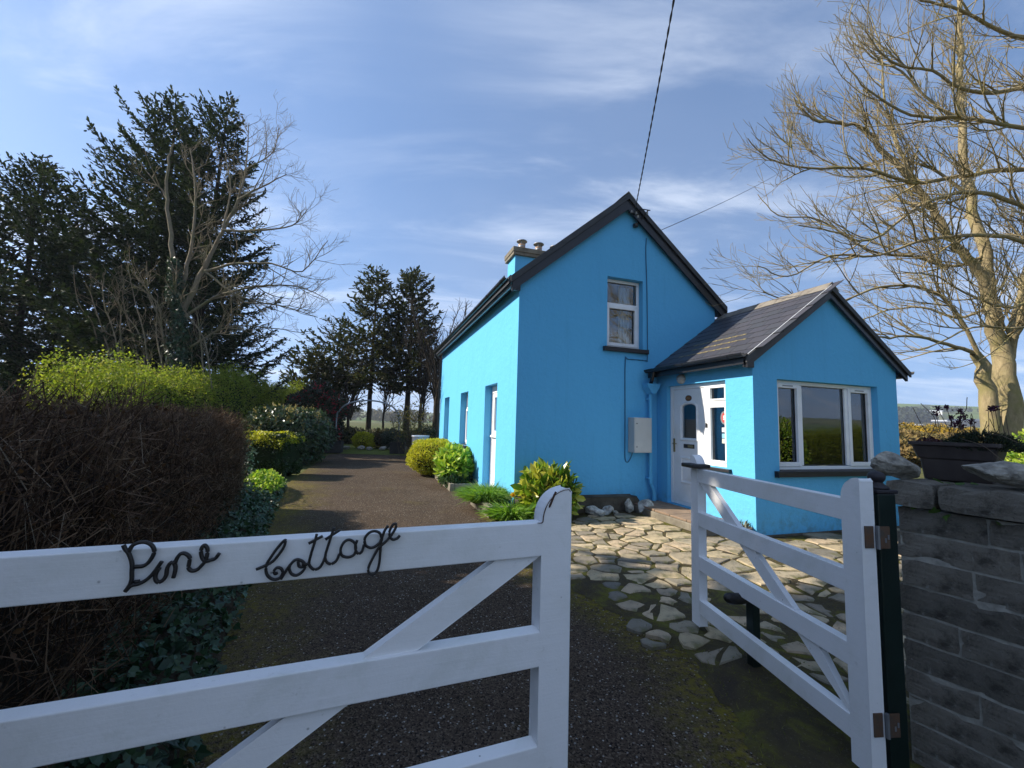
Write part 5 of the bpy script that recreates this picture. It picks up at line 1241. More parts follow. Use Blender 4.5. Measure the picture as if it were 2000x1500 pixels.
conifer('pine_tree', 'tall dense pine behind the arch, right of the twin pair', (-7.35, 30.0, 0), 12.3, 3.3, 32, 150, .14, .28, (.30, 1.0), (-.1, .6), (.05, 0), .05, .24, (M_BARK_D, M_PINE), 'pines beyond the garden', needle_step=.10, pw=.5)
conifer('pine_tree', 'shorter ragged pine left of the tall pines, above the red shrub', (-13.2, 32.0, 0), 9.0, 3.9, 33, 95, .17, .28, (.22, 1.0), (-.1, .35), (-.3, 0), .15, .17, (M_BARK_D, M_PINE), 'pines beyond the garden', needle_step=.10, pw=.5)
conifer('pine_tree', 'small dark pine low against the sky beside the green hedge end', (-13.1, 28.5, 0), 6.2, 2.8, 34, 75, .14, .30, (.15, 1.0), (-.1, .4), (-.2, 0), .05, .14, (M_BARK_D, M_PINE), 'pines beyond the garden', needle_step=.10, pw=.5)
shade = conifer('pine_tree', 'tall evergreen outside the left edge shading the gateway', (-9.0, 2.75, 0), 14.5, 3.4, 35, 190, .15, .32, (.10, 1.0), (-.05, .5), (0, 0), .0, .2, (M_BARK_D, M_PINE), 'evergreens along the lane', needle_step=.10)
def copy_tree(o, loc, rz=0, sc_=1, label=None):
    c = o.copy(); col.objects.link(c); c.location = loc; c.rotation_euler = (0, 0, rz); c.scale = (sc_, sc_, sc_)
    if label: c['label'] = label
    for ch in o.children:
        d = ch.copy(); col.objects.link(d); d.parent = c
    return c
copy_tree(shade, (-9.2, -1.2, 0), 2.0, 1.02, 'evergreen next along the lane, behind the camera on the left')
copy_tree(shade, (-9.6, 1.0, 0), 4.1, .96, 'smaller evergreen standing back from the gateway on the left')
copy_tree(shade, (18.0, 7.5, 0), 1.0, .8, 'evergreen across the lane mirrored in the porch window')
copy_tree(ash, (15.8, 1.2, 0), 1.2, 1.0, 'bare tree mirrored in the gable window')

def rand_limbs(pos, H, n, spread, rng, r0):
    L = []
    base = np.array([pos[0], pos[1], 0.0])
    L.append(([tuple(base), tuple(base + [rng.normal() * .1, 0, H * .25]), tuple(base + [rng.normal() * .15, 0, H * .5])], (r0, r0 * .6)))
    top = np.array(L[0][0][-1])
    for i in range(n):
        s = base + (top - base) * rng.uniform(.35, 1); a = rng.uniform(0, 2 * math.pi); e = np.array([math.cos(a) * spread, math.sin(a) * spread, H - s[2]]) * rng.uniform(.55, 1)
        L.append(([tuple(s), tuple(s + e * .35 + rng.normal(size=3) * .15), tuple(s + e * .7 + rng.normal(size=3) * .25), tuple(s + e)], (r0 * .4, .014)))
    return L
g_ = np.random.default_rng(77)
PD = dict(levels=2, dens=(2.4, 3.0), start=(.1, .1), len=(1.1, .5), seg=(4, 3), rad=(.025, .012), tip=.009, angle=(.4, 1.0), bias=(0, 0, .2), wander=.13, up=.07)
for (x, y, H, n, sp, r0, lab) in ((-4.9, 27.5, 9.8, 19, 2.0, .18, 'bare ivy-dark tree showing past the far corner of the cottage'), (-5.9, 28.5, 8.6, 13, 1.7, .13, 'slim bare tree between the dense pine and the cottage corner'),
                                  (-10.9, 29.0, 6.8, 9, 1.3, .12, 'bare trunk just left of the tall thin pine'), (-8.8, 29.4, 6.2, 8, 1.2, .09, 'slender bare trunk between the twin pines'), (-12.2, 30.5, 6.4, 11, 1.7, .11, 'bare spreading tree among the ragged pines')):
    bare_tree('bare_tree', lab, rand_limbs((x, y), H, n, sp, g_, r0), int(x * -10), PD, M_BARK_D, 1, 'bare trees beyond the garden')

# ------------------------------------------------------------------ hedges and shrubs
def sweep_core(path, hw_, zf, name, mat, parent, inset=.12, rough=.06, rng=RNG):
    p = smooth_line(np.column_stack([path, np.zeros(len(path))]), 6)[:, :2]; n = len(p)
    t = unit(np.gradient(p, axis=0)); nr = np.column_stack([-t[:, 1], t[:, 0]])
    V = []; K = 9
    for i in range(n):
        h = zf(i / (n - 1)) - inset; w = hw_ - inset
        for a in np.linspace(0, math.pi, K):
            c, s_ = math.cos(a), math.sin(a); c = np.sign(c) * abs(c) ** .45; s_ = abs(s_) ** .45
            q = p[i] + nr[i] * c * w + rng.normal(size=2) * rough
            V.append((q[0], q[1], max(-.02, s_ * h + rng.normal() * rough * .6)))
    F = np.array([(i * K + j, i * K + j + 1, (i + 1) * K + j + 1, (i + 1) * K + j) for i in range(n - 1) for j in range(K - 1)])
    m = MB().add(V, [F, np.arange(K)[::-1], np.arange(K) + (n - 1) * K])
    return m.build(name, mat, parent)
def hedge_points(path, hw_, zf, n, rng, depth=.2, end=True, lump=.05, lf=1.7):
    p = smooth_line(np.column_stack([path, np.zeros(len(path))]), 8)[:, :2]
    seg = np.linalg.norm(np.diff(p, axis=0), axis=1); cum = np.concatenate([[0], np.cumsum(seg)])
    u = rng.random(n) * cum[-1]
    x, y = np.interp(u, cum, p[:, 0]), np.interp(u, cum, p[:, 1]); t = unit(np.gradient(p, axis=0))
    tx, ty = np.interp(u, cum, t[:, 0]), np.interp(u, cum, t[:, 1])
    f = u / cum[-1]; h = np.array([zf(q) for q in f])
    a = rng.random(n) * math.pi
    c, s_ = np.cos(a), np.sin(a); c = np.sign(c) * np.abs(c) ** .45; s_ = np.abs(s_) ** .45
    lum = 1 + lump * (np.sin(u * lf * 3 + c * 3) + np.sin(u * lf * 7.3 + s_ * 5) + np.sin(u * lf * 1.3 + 2 * c + s_))
    dp = 1 - (rng.random(n) ** 1.6) * depth / hw_
    w = hw_ * lum * dp; hh = h * (1 + (lum - 1) * .6) * (1 - (1 - dp) * .55)
    P = np.column_stack([x - ty * c * w, y + tx * c * w, np.maximum(.02, s_ * hh)])
    N = unit(np.column_stack([-ty * c, tx * c, s_ * .9]))
    return P, N, f
M_TWIG = leafmat('dead_brown_hedge_twig', [(.026, .016, .011), (.062, .037, .023), (.12, .072, .042), (.21, .14, .085)], .85, 0, .2)
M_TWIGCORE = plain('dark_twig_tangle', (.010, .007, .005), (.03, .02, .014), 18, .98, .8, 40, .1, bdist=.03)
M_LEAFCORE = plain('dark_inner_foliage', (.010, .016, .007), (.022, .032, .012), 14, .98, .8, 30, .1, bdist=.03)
rs = np.random.default_rng(50)
BH = np.array([(-1.50, -1.6), (-1.62, .2), (-2.52, 2.2), (-3.65, 4.5), (-4.55, 6.2), (-4.90, 6.95)])
zf = lambda f: 1.50 - .0 * f + .04 * math.sin(f * 17)
hb = empty('beech_hedge', (-2.45, 2.2, 0), 0, 'clipped brown leafless hedge along the left of the drive', 'hedge')
o_ = np.array([-2.45, 2.2, 0])
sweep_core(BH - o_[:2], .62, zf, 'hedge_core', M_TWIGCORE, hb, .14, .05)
P, N, f = hedge_points(BH, .62, zf, 95000, rs, .24)
m = MB(); d = unit(N * .55 + np.array([0, 0, .55]) + rs.normal(size=P.shape) * .75)
scatter(m, P - o_ - d * .08, d, rdir(len(P), rs), rs.uniform(.06, .24, len(P)) * (.75 + .25 * rs.random(len(P))), 'strip', .28)
m.build('twig', M_TWIG, hb)['kind'] = 'stuff'
P, N, f = hedge_points(BH, .62, zf, 1500, rs, .16)
m = MB(); d = unit(N * .35 + np.array([0, 0, .8]) + rs.normal(size=P.shape) * .6)
scatter(m, P - o_ - d * .2, d, rdir(len(P), rs), rs.uniform(.16, .36, len(P)), 'strip', .13)
m.build('long_twig', leafmat('grey_tan_twig', [(.10, .075, .05), (.17, .13, .09), (.26, .21, .15)], .85, 0, .2), hb)['kind'] = 'stuff'
P, N, f = hedge_points(BH, .62, zf, 9000, rs, .12)
m = MB(); scatter(m, P - o_, unit(N + rs.normal(size=P.shape)), unit(N + rs.normal(size=P.shape) * .6), rs.uniform(.018, .035, len(P)), 'diamond', 1.2)
m.build('dead_leaf', leafmat('russet_dead_leaf', [(.035, .018, .010), (.075, .036, .018), (.13, .065, .028)], .7, .2), hb)['kind'] = 'stuff'

GH = np.array([(-11.2, 10.7), (-11.5, 12.6), (-12.1, 16.7), (-13.2, 23.0), (-14.0, 28.0)])
zg = lambda f: 2.52 + .66 * min(1, f * 3.2) + .20 * math.sin(f * 15 + 1) + .10 * math.sin(f * 37)
hg = empty('hawthorn_hedge', (-12.1, 16.7, 0), 0, 'tall hedge in fresh yellow-green leaf behind the brown hedge', 'hedge')
o_ = np.array([-12.1, 16.7, 0])
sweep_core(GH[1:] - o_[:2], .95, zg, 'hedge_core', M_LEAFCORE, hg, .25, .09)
P, N, f = hedge_points(GH, 1.0, zg, 80000, rs, .42, lump=.07)
P += N * (rs.random(len(P)) ** 5)[:, None] * .35
m = MB(); scatter(m, P - o_, unit(N * .6 + rs.normal(size=P.shape)), unit(N + rs.normal(size=P.shape) * .9), rs.uniform(.045, .085, len(P)), 'diamond', 1.3)
M_HAW = leafmat('fresh_hawthorn_leaf', [(.10, .145, .016), (.19, .25, .028), (.29, .34, .045), (.24, .22, .05)], .6, .4, .2, 1.4)
m.build('foliage', M_HAW, hg)

copy_tree(hg, (19.5, -1.0, 0), math.radians(8), .50, 'garden hedge out of frame on the right, mirrored in the porch window')

def blob(n, r, rng, depth=.25, lump=.12, box=0.0, floor=None):
    """points near the surface of a lumpy rounded body (unit space scaled by r)"""
    d = rdir(n, rng)
    if box: q = np.sign(d) * np.abs(d) ** (1 - box); d2 = q / np.max(np.abs(q), axis=1, keepdims=True) * (1 - box * .0); s_ = d * (1 - box) + d2 * box
    else: s_ = d
    ph = rng.uniform(0, 6, 3)
    lum = 1 + lump * (np.sin(d[:, 0] * 5 + ph[0]) * np.sin(d[:, 2] * 6 + ph[1]) + .6 * np.sin(d[:, 1] * 9 + d[:, 2] * 8 + ph[2]))
    s_ = s_ * lum[:, None] * (1 - depth * rng.random(n) ** 1.5)[:, None]
    return s_ * np.array(r), unit(d / np.array(r))
def shrub(name, label, cat, pos, r, n, size, mat, shape='diamond', width=1.2, depth=.3, lump=.12, box=0, seed=1, core=.72, coremat=None, group=None, up=.2, extra=None, zc=None, flop=1.0):
    rng = np.random.default_rng(seed); root = empty(name, pos, 0, label, cat, group)
    zc = r[2] if zc is None else zc
    P, N = blob(n, r, rng, depth, lump, box); P[:, 2] += zc
    keep = P[:, 2] > .0; P, N = P[keep], N[keep]
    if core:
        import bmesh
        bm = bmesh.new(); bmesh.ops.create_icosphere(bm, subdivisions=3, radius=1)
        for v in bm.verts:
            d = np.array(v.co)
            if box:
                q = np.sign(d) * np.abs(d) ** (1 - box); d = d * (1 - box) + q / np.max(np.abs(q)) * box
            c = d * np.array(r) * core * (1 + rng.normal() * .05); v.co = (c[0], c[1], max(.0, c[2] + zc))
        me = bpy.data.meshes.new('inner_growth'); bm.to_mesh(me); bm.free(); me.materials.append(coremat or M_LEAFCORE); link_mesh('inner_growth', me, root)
    m = MB(); k = len(P)
    scatter(m, P, unit(N * flop + rng.normal(size=P.shape) * .8 + np.array([0, 0, up])), unit(N + rng.normal(size=P.shape) * .7), rng.uniform(size[0], size[1], k), shape, width)
    m.build('foliage', mat, root)
    if extra: extra(root, P, N, rng)
    return root
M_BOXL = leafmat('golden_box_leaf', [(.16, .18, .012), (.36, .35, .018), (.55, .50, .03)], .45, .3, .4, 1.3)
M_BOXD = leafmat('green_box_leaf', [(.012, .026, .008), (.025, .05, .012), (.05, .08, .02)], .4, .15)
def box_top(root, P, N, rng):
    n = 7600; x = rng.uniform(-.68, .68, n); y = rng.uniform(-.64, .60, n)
    P2 = np.column_stack([x, y, .92 - .16 * (y < -.52) * rng.random(n) + .17 * rng.random(n) ** 1.2 + .03 * np.sin(x * 9) - .12 * np.maximum(0, np.abs(x) - .5) * 4])  # golden tips also carried down the front edge, standing in for caught light
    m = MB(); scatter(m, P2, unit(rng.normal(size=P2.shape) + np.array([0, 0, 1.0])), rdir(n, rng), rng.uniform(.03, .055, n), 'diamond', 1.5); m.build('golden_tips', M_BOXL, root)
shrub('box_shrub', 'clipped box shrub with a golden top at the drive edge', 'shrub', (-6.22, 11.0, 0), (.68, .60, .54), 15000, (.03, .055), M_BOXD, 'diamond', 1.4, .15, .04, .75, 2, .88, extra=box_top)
M_LAUREL = leafmat('dark_glossy_shrub_leaf', [(.014, .028, .012), (.026, .050, .018), (.05, .085, .03), (.035, .055, .03)], .3, .12, .5)
M_BUD = leafmat('cream_flower_bud', [(.26, .20, .09), (.36, .29, .13), (.20, .17, .07)], .7, .3)
def buds(root, P, N, rng):
    s_ = P[(N[:, 2] > .15) & (P[:, 2] > .75)]; s_ = s_[rng.permutation(len(s_))[:150]]
    q = np.repeat(s_, 16, 0) + rng.normal(size=(len(s_) * 16, 3)) * np.array([.022, .022, .06]) + np.array([0, 0, .06])
    m = MB(); scatter(m, q, unit(rng.normal(size=q.shape) * .6 + np.array([0, 0, 1])), rdir(len(q), rng), rng.uniform(.03, .06, len(q)), 'diamond', 1.3); m.build('flower_buds', M_BUD, root)
shrub('pieris_shrub', 'broad dark glossy shrub with cream bud spikes behind the box shrub', 'shrub', (-7.35, 14.2, 0), (1.30, 1.15, .92), 7500, (.08, .16), M_LAUREL, 'oval', 1.2, .3, .08, .3, 3, .8, extra=buds, flop=.6, up=-.1)
M_RHOD = leafmat('dull_dark_leaf', [(.012, .018, .010), (.022, .032, .014), (.035, .03, .018)], .4, .1)
M_RED = leafmat('crimson_blossom', [(.30, .016, .035), (.48, .03, .06), (.20, .012, .03)], .6, .25)
def blossoms(root, P, N, rng):
    s_ = P[rng.permutation(len(P))[:460]]
    q = np.repeat(s_, 14, 0) + rng.normal(size=(len(s_) * 14, 3)) * .05
    m = MB(); scatter(m, q, rdir(len(q), rng), rdir(len(q), rng), rng.uniform(.05, .09, len(q)), 'diamond', 1.6); m.build('blossom', M_RED, root)
shrub('rhododendron_shrub', 'tall dark shrub covered in crimson flowers left of the arch', 'shrub', (-9.0, 19.6, 0), (1.25, 1.3, 1.5), 11000, (.10, .18), M_RHOD, 'oval', 1.2, .3, .14, 0, 4, .78, extra=blossoms)
M_GOLD = leafmat('golden_green_shrub_leaf', [(.20, .22, .016), (.36, .36, .024), (.54, .48, .04), (.30, .33, .028)], .55, .4, .3, 1.3, .35, 2.0)
gx, gy_ = hw(-.62, 5.45)
shrub('golden_shrub', 'rounded golden-yellow shrub against the sunlit side wall', 'shrub', (gx, gy_, .02), (.66, .80, .50), 15000, (.03, .065), M_GOLD, 'diamond', 1.0, .3, .07, .1, 5, .82, up=.35)
M_FRESH = leafmat('light_green_leaf', [(.07, .17, .016), (.20, .34, .028), (.34, .46, .05), (.50, .52, .10)], .4, .35, .4, 1.3)
gx, gy_ = hw(-.36, 3.25)
shrub('leafy_shrub', 'light green leafy shrub between the golden shrub and the side door', 'shrub', (gx, gy_, .08), (.42, .60, .40), 2000, (.10, .19), M_FRESH, 'oval', 1.1, .5, .15, 0, 6, .6, up=.5)
gx, gy_ = hw(-.42, 3.0)
shrub('leafy_shrub', 'low blue-green clump spilling over the kerb below the leafy shrub', 'shrub', (gx, gy_, .04), (.34, .42, .17), 2200, (.05, .10), leafmat('blue_green_leaf', [(.03, .07, .025), (.06, .12, .045), (.10, .17, .07)], .5, .25), 'oval', .8, .5, .1, 0, 7, .6, up=.6)
# grassy clump and daffodils at the corner bed
M_BLADE = leafmat('bright_grass_blade', [(.07, .16, .016), (.13, .26, .028), (.22, .34, .05)], .45, .4, .4, 1.3)
def tuft(name, label, pos, n, rad, ln, mat, seed, spread=.9, cat='plant', width=1.0):
    rng = np.random.default_rng(seed); a = rng.uniform(0, 2 * math.pi, n); r = np.sqrt(rng.random(n)) * rad
    m = MB()
    for sgm in range(2):
        pass
    D = np.column_stack([np.cos(a) * spread * (r / rad) ** .6, np.sin(a) * spread * (r / rad) ** .6, np.full(n, 1.0)]) + rng.normal(size=(n, 3)) * .22
    B = np.column_stack([r * np.cos(a) * .6, r * np.sin(a) * .6, np.zeros(n)]); D = unit(D); l = rng.uniform(.55, 1.1, n) * ln
    mid = B + D * l[:, None] * .55; D2 = unit(D + np.column_stack([np.cos(a), np.sin(a), -1.2 * np.ones(n)]) * rng.uniform(.3, .9, n)[:, None]); tip = mid + D2 * l[:, None] * .5
    S = unit(np.cross(D, rdir(n, rng))) * (.006 * width)
    V = np.stack([B - S, B + S, mid + S, mid - S, tip], 1).reshape(-1, 3); k = (np.arange(n) * 5)[:, None]
    m.add(V, [k + np.array([[0, 1, 2, 3]]), k + np.array([[3, 2, 4]])])
    o = m.build(name, mat); o.location = pos
    return tag(o, label, cat)
gx, gy_ = hw(-.30, .55); tuft('grass_clump', 'bushy mound of fine green blades in the corner bed', (gx, gy_, .12), 3400, .46, .44, M_BLADE, 61, 1.1)
gx, gy_ = hw(-.18, -.42); tuft('lily_clump', 'tuft of strappy leaves spilling onto the drive at the cottage corner', (gx, gy_, 0), 900, .33, .42, M_BLADE, 62, 1.0, width=1.7)
gx, gy_ = hw(.12, -.5); tuft('lily_clump', 'tuft of strappy leaves under the variegated laurel', (gx, gy_, 0), 700, .28, .36, M_BLADE, 63, .9, width=1.7)
M_AUC = leafmat('variegated_laurel_leaf', [(.045, .11, .012), (.10, .20, .018), (.24, .32, .03), (.46, .46, .06), (.62, .55, .14)], .3, .3, .5, 1.3)
gx, gy_ = hw(.46, -.40)
shrub('aucuba_shrub', 'variegated spotted laurel with big glossy leaves at the gable corner', 'shrub', (gx, gy_, .0), (.42, .32, .38), 900, (.14, .26), M_AUC, 'oval', 1.05, .55, .12, 0, 8, .5, up=.45, zc=.40)
df = empty('daffodil', (*hw(-.10, -.25), 0), 0, 'yellow daffodil in bloom at the cottage corner', 'flower')
q = MB(); q.tube(smooth_line([(0, 0, .0), (.01, 0, .2), (.0, -.02, .36)], 4), .004, 5); q.build('stem', M_BLADE, df)
fm = MB(); k = 6; a = np.arange(k) * math.pi / 3; c = np.array([0, -.03, .37])
scatter(fm, np.tile(c, (k, 1)), np.column_stack([np.cos(a), np.full(k, -.15), np.sin(a)]), np.tile(np.array([[0, -1.0, .1]]), (k, 1)), np.full(k, .055), 'oval', 1.5)
o = fm.build('petal', leafmat('daffodil_petal', [(.75, .50, .02), (.85, .62, .05)], .5, .3), df)
t_ = MB(); t_.lathe([(.010, 0), (.014, .02), (.02, .035), (.015, .034), (.0, .005)], 10); t_ = t_.build('trumpet', leafmat('daffodil_trumpet', [(.85, .45, .01), (.8, .4, .02)], .5, .2), df); t_.matrix_local = Matrix.Translation((0, -.03, .37)) @ Matrix.Rotation(math.pi / 2, 4, 'X')
# brownish shrub at the far corner of the cottage
sx2, sy2 = hw(-.75, 10.9)
g2 = np.random.default_rng(91); lim = [([(sx2, sy2, 0), (sx2, sy2, .3)], (.03, .02))]
for i in range(26):
    a = g2.uniform(0, 2 * math.pi); e = np.array([math.cos(a) * g2.uniform(.2, .9), math.sin(a) * .7, g2.uniform(1.2, 2.2)])
    s0 = np.array([sx2 + g2.normal() * .15, sy2 + g2.normal() * .15, .05]); lim.append(([tuple(s0), tuple(s0 + e * .5 + g2.normal(size=3) * .06), tuple(s0 + e)], (.012, .005)))
bs = bare_tree('rose_shrub', 'untidy shrub of brown canes with yellowing leaves at the far cottage corner', lim, 92, dict(levels=1, dens=(3.5,), start=(.3,), len=(.4,), seg=(3,), rad=(.006,), tip=.004, angle=(.4, .9), bias=(0, 0, .1), wander=.15, up=.05), M_STALK, 1)
bs['category'] = 'shrub'
P, N = blob(900, (.85, .8, .9), g2, .6, .15); m = MB(); scatter(m, P + np.array([0, 0, 1.35]), rdir(900, g2), rdir(900, g2), g2.uniform(.06, .12, 900), 'oval', 1.1); m.build('foliage', leafmat('yellowing_leaf', [(.03, .045, .012), (.10, .10, .02), (.22, .15, .025)], .5, .25), bs)

# ivy over the bank at the foot of the hedge
KE = np.array([(-.75, .6), (-1.0, 1.2), (-1.66, 2.56), (-2.77, 4.86), (-3.76, 6.91), (-4.91, 9.46)])
bk = smooth_line(np.column_stack([KE, np.zeros(len(KE))]), 8); t = unit(np.gradient(bk, axis=0)); nr = np.column_stack([-t[:, 1], t[:, 0], np.zeros(len(bk))])
V = []; K = 6
for i in range(len(bk)):
    for j in range(K):
        u = j / (K - 1); q = bk[i] + nr[i] * (u * .75 - .0); V.append((q[0] + rs.normal() * .02, q[1] + rs.normal() * .02, -.02 + .30 * (1 - (1 - u) ** 2.2) + rs.normal() * .015))
F = np.array([(i * K + j, i * K + j + 1, (i + 1) * K + j + 1, (i + 1) * K + j) for i in range(len(bk) - 1) for j in range(K - 1)])
tag(MB().add(V, [F]).build('bank', M_SOIL, smooth=True), kind='structure')
n = 10500; i = rs.integers(0, len(bk) - 1, n); u = rs.random(n) ** .8
q = bk[i] + (bk[i + 1] - bk[i]) * rs.random(n)[:, None] + nr[i] * (u * .85 - .06)[:, None]
q[:, 2] = .30 * (1 - (1 - np.clip(u, 0, 1)) ** 2.2) + rs.random(n) ** 2 * np.where(u > .7, .75, .10)
D = unit(rs.normal(size=(n, 3)) + np.array([.6, 0, -.5])); Nn = unit(np.array([.55, -.25, .75]) + rs.normal(size=(n, 3)) * .45)
m = MB(); scatter(m, q, D, Nn, rs.uniform(.03, .075, n), 'ivy'); tag(m.build('ivy_cover', M_IVY), 'dark ivy carpeting the bank under the brown hedge', 'ivy', kind='stuff')
n = 1500; a = rs.uniform(0, 2 * math.pi, n); r = np.sqrt(rs.random(n)); P = np.column_stack([-4.75 + .40 * r * np.cos(a), 8.35 + 1.0 * r * np.sin(a), .16 + .22 * (1 - r ** 2) + rs.random(n) * .06]); P[:, 0] -= (P[:, 1] - 8.35) * .42
m = MB(); scatter(m, P, unit(rs.normal(size=P.shape) + np.array([0, 0, .5])), rdir(n, rs) + np.array([0, 0, 1.2]), rs.uniform(.05, .09, n), 'oval', 1.3); tag(m.build('ground_ivy_patch', M_FRESH), 'low mat of light green leaves by the box shrub at the drive edge', 'plant')
# ivy climbing the leafless tree and its neighbours
n = 5200; c = np.array(LTREE[0][0]); zz = rs.uniform(.8, 7.4, n); X = np.interp(zz, c[:, 2], c[:, 0]); Yv = np.interp(zz, c[:, 2], c[:, 1]); a = rs.uniform(0, 2 * math.pi, n); r = (.12 + .55 * rs.random(n) ** 1.6 * (1 - zz / 9.0) * (1 + .5 * np.sin(zz * 3.1 + a * 2)))
P = np.column_stack([X + r * np.cos(a), Yv + r * np.sin(a), zz]); m = MB(); scatter(m, P, unit(rs.normal(size=P.shape) + np.array([0, 0, -.6])), np.column_stack([np.cos(a), np.sin(a), .2 + 0 * a]) + rs.normal(size=P.shape) * .3, rs.uniform(.07, .13, n), 'ivy')
tag(m.build('climbing_ivy', M_IVY), 'dark ivy clinging to the trunk of the leafless left tree', 'ivy')

# moss, grass sprigs and gravel on the patio joints and by the gate
n = 15000; P = []
while len(P) < n:
    x, y = rs.uniform(.6, 5.5), rs.uniform(1.0, 6.9)
    if inside((x, y), BED) and (y < 3.4 or rs.random() < .5): P.append((x, y, .012))
P = np.array(P); m = MB(); scatter(m, P, unit(rs.normal(size=P.shape) * .7 + np.array([0, 0, .9])), rdir(n, rs), rs.uniform(.012, .04, n), 'blade', 1.6)
tag(m.build('moss_tufts', leafmat('moss_and_grass', [(.05, .055, .010), (.10, .11, .015), (.17, .18, .024), (.11, .08, .04)], .8, .2)), 'moss and grass sprigs between the paving and by the gate', 'moss', kind='stuff')
n = 2600; P = np.column_stack([rs.uniform(-1.6, 2.0, n), rs.uniform(1.2, 5.6, n), np.full(n, .002)]); m = MB()
scatter(m, P, unit(rs.normal(size=P.shape) * np.array([1, 1, .15])), np.tile([[0, 0, 1.0]], (n, 1)) + rs.normal(size=P.shape) * .25, rs.uniform(.006, .016, n), 'oval', 2.2)
tag(m.build('loose_chippings', plain('pale_grit', (.10, .095, .085), (.30, .28, .25), 60, .9, 0)), 'pale grit scattered over the tarmac drive', 'gravel', kind='stuff')
# shrubs and rocks of the garden beyond the arch
for i, (x, y, r, lab, mt) in enumerate(((-7.6, 22.2, (.5, .5, .42), 'low yellow-green shrub seen through the arch by its left leg', M_GOLD), (-6.9, 23.0, (.75, .6, .42), 'wide russet heather mound seen through the middle of the arch', leafmat('heather_leaf', [(.04, .03, .018), (.09, .06, .03), (.07, .08, .03)], .7, .1)), (-6.2, 22.6, (.55, .6, .50), 'grey-green shrub in the border beyond the arch', leafmat('grey_green_leaf', [(.03, .045, .03), (.06, .08, .055)], .6, .1)), (-5.0, 22.8, (.8, .7, .5), 'dark bushy clump behind the right foot of the arch', M_BOXD), (-4.2, 21.3, (.9, .8, .62), 'spreading dark shrub between the arch and the cottage corner', M_LAUREL))):
    shrub('border_shrub', lab, 'shrub', (x, y, 0), r, 2600, (.05, .11), mt, 'diamond', 1.2, .3, .15, 0, 100 + i, .75, group='border beyond the arch')
for i in range(7):
    rock('border_stone', (-8.1 + i * .55 + g2.normal() * .08, 21.35 + g2.normal() * .12 + i * .1, .09), (.48, .35, .26), 140 + i, M_ROCK, (0, 0, i), ('first', 'second', 'third', 'fourth', 'fifth', 'sixth', 'seventh')[i] + ' rough grey stone from the left edging the border beyond the arch', 'stone', 'stones edging the far border', sub=2)
shrub('boundary_hedge', 'dark scrubby boundary hedge under the pines', 'hedge', (-9.0, 27.0, 0), (5.2, 1.0, .42), 11000, (.10, .2), leafmat('scrub_leaf', [(.02, .028, .012), (.05, .055, .022), (.11, .09, .04)], .7, .1), 'diamond', 1.1, .4, .2, .4, 120, .8)
shrub('laurel_shrub', 'glossy green shrub behind the block wall at the right edge', 'shrub', (6.85, 5.05, 0), (.72, .7, .88), 9000, (.04, .07), M_FRESH, 'oval', 1.3, .3, .1, 0, 121, .8)
# gorse and rough ground to the right, then the far wood and farm sheds
M_GORSE = leafmat('gorse_in_flower', [(.06, .06, .012), (.17, .12, .012), (.42, .26, .012), (.12, .085, .03)], .7, .1, patch=.5, pscale=.35)
M_BRACK = leafmat('tawny_bracken', [(.13, .085, .03), (.22, .15, .05), (.09, .08, .025), (.28, .20, .08)], .8, .1, patch=.4, pscale=.6)
for i, (x, y, r, mt, lab) in enumerate(((33.5, 37.0, (3.2, 2.2, 1.15), M_GORSE, 'gorse bush bright with yellow flower against the porch edge'), (40.5, 42.0, (3.6, 2.4, 1.25), M_GORSE, 'gorse bush in flower above the left of the trough'), (47.5, 44.5, (4.0, 2.4, 1.2), M_GORSE, 'farther gorse bush behind the trough'), (25.0, 27.5, (2.6, 1.8, .85), M_BRACK, 'tawny bracken mound beside the blue porch corner'), (29.5, 29.0, (2.6, 1.8, .8), M_BRACK, 'tawny bracken mound left of the trough'), (20.5, 21.5, (2.0, 1.5, .55), M_BRACK, 'low brown bracken nearest the wall'), (34.0, 31.0, (3.0, 2.0, .8), M_BRACK, 'brown scrub mound behind the trough'))):
    shrub('gorse_bush' if mt is M_GORSE else 'bracken_clump', lab, 'bush', (x, y, 0), r, 5200, (.12, .28), mt, 'diamond', 1.1, .35, .2, 0, 130 + i, .8, coremat=M_SOIL, group='rough scrub beyond the porch')
rw = np.random.default_rng(300)
def far_wood(name, label, cx_, cy_, rx, ry, h, n, mat):
    m = MB(); P = []
    for i in range(n):
        a = rw.uniform(0, 2 * math.pi); r = math.sqrt(rw.random()); x, y = cx_ + rx * r * math.cos(a), cy_ + ry * r * math.sin(a); g = land_h(x, y) if math.hypot(x, y - 20) > 258 else 0
        hh = h * rw.uniform(.75, 1.15) * (1 - .35 * r ** 3); k = 70; q, N = blob(k, (hh * .32, hh * .32, hh * .5), rw, .3, .15); q += np.array([x, y, g + hh * .5])
        scatter(m, q, rdir(k, rw), N + rw.normal(size=N.shape) * .3, rw.uniform(.25, .45, k) * hh * .5, 'diamond', 1.8)
    return tag(m.build(name, mat), label, 'wood', kind='stuff')
M_FARW = leafmat('far_conifer_foliage', [(.012, .022, .014), (.022, .034, .018), (.035, .045, .022)], .8, 0)
M_FARB = leafmat('far_bare_scrub', [(.07, .065, .03), (.11, .10, .045), (.15, .125, .06)], .9, 0)
far_wood('far_wood', 'dark rounded conifer wood on the hillside beside the porch', 424, 449, 19, 15, 15, 90, M_FARW)
far_wood('far_scrub', 'pale scrubby trees on the lower slope of the far hillside', 345, 350, 46, 30, 5, 90, M_FARB)
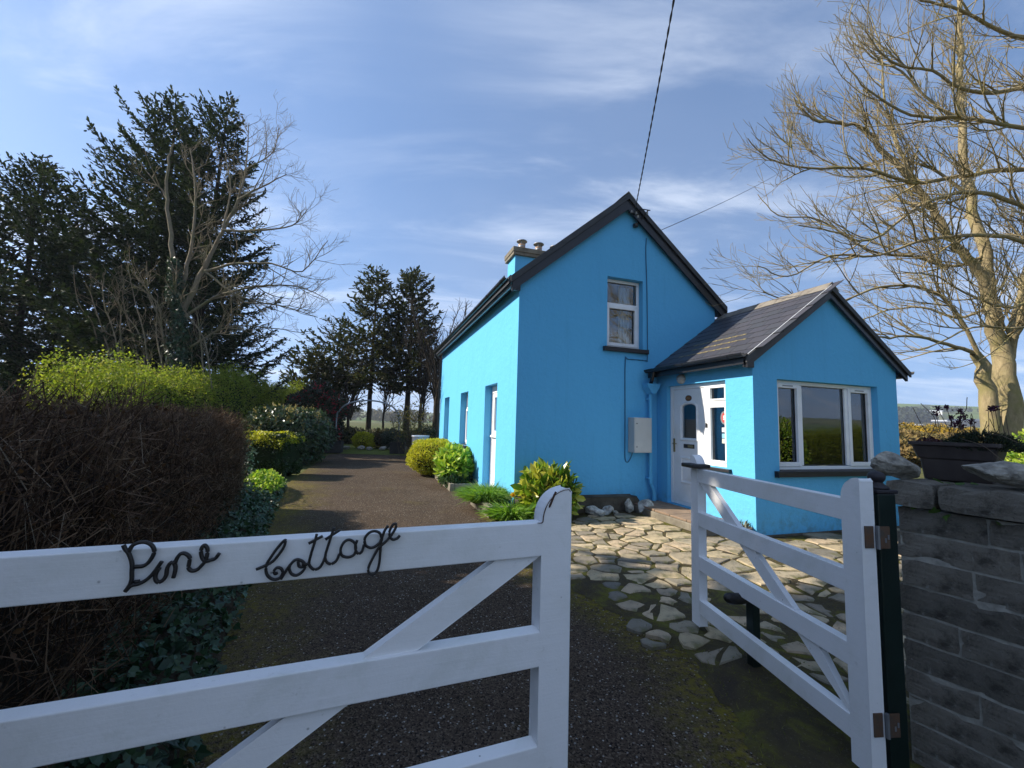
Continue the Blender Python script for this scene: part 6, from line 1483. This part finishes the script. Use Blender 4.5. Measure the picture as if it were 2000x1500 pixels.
far_wood('far_hedgerow', 'line of dark hedgerow trees near the far hilltop', 560, 560, 70, 8, 7, 50, M_FARW)
far_wood('left_wood', 'hazy trees on the low rise seen through the arch', -130, 330, 130, 30, 9, 200, M_FARB)
M_SHED = plain('dark_cladding', (.03, .035, .05), (.045, .05, .065), 1, .7, 0); M_ROOFL = plain('pale_sheet_roof', (.45, .47, .5), (.55, .57, .6), .5, .6, 0)
def barn(label, x, y, l, w, h, rz, wm, rm):
    g = land_h(x, y) if math.hypot(x, y - 20) > 258 else 0
    b = empty('farm_shed', (x, y, g - .3), rz, label, 'shed', 'farm sheds on the hillside')
    MB().box(-l / 2, l / 2, -w / 2, w / 2, -3, h).build('shed_wall', wm, b)
    MB().prism([(-w / 2 - .4, h), (0, h + w * .16), (w / 2 + .4, h), (0, h - .02)], 0, -l / 2 - .4, l / 2 + .4).build('shed_roof', rm, b)
barn('long dark farm shed on the hillside', 452, 408, 46, 12, 6, -.85, M_SHED, plain('slate_blue_roof', (.06, .075, .11), (.08, .095, .13), .4, .6, 0))
barn('pale roofed farm shed beside the wood', 436, 424, 24, 10, 4, -.8, M_SHED, M_ROOFL)
barn('small white farm shed higher on the green field', 520, 528, 22, 8, 4, -.8, M_UPVC, M_ROOFL)
barn('white roofed shed low on the slope', 330, 352, 16, 7, 2.5, -.8, M_ROOFL, M_ROOFL)

# ------------------------------------------------------------------ thin spring haze over the country
hz = MB().box(-2100, 2100, -2080, 2120, -12, 75).build('haze', M_SOIL)
hzm = bpy.data.materials.new('spring_haze'); hzm.use_nodes = True
hn = hzm.node_tree.nodes; hn.remove(hn['Principled BSDF'])
pv = hn.new('ShaderNodeVolumePrincipled'); pv.inputs['Color'].default_value = (.82, .89, 1, 1); pv.inputs['Density'].default_value = HAZE; pv.inputs['Anisotropy'].default_value = 0.2
hzm.node_tree.links.new(pv.outputs[0], hn['Material Output'].inputs['Volume'])
hz.data.materials[0] = hzm
tag(hz, kind='stuff')
hz['label'] = 'thin bluish haze in the air over the whole scene'; hz['category'] = 'haze'
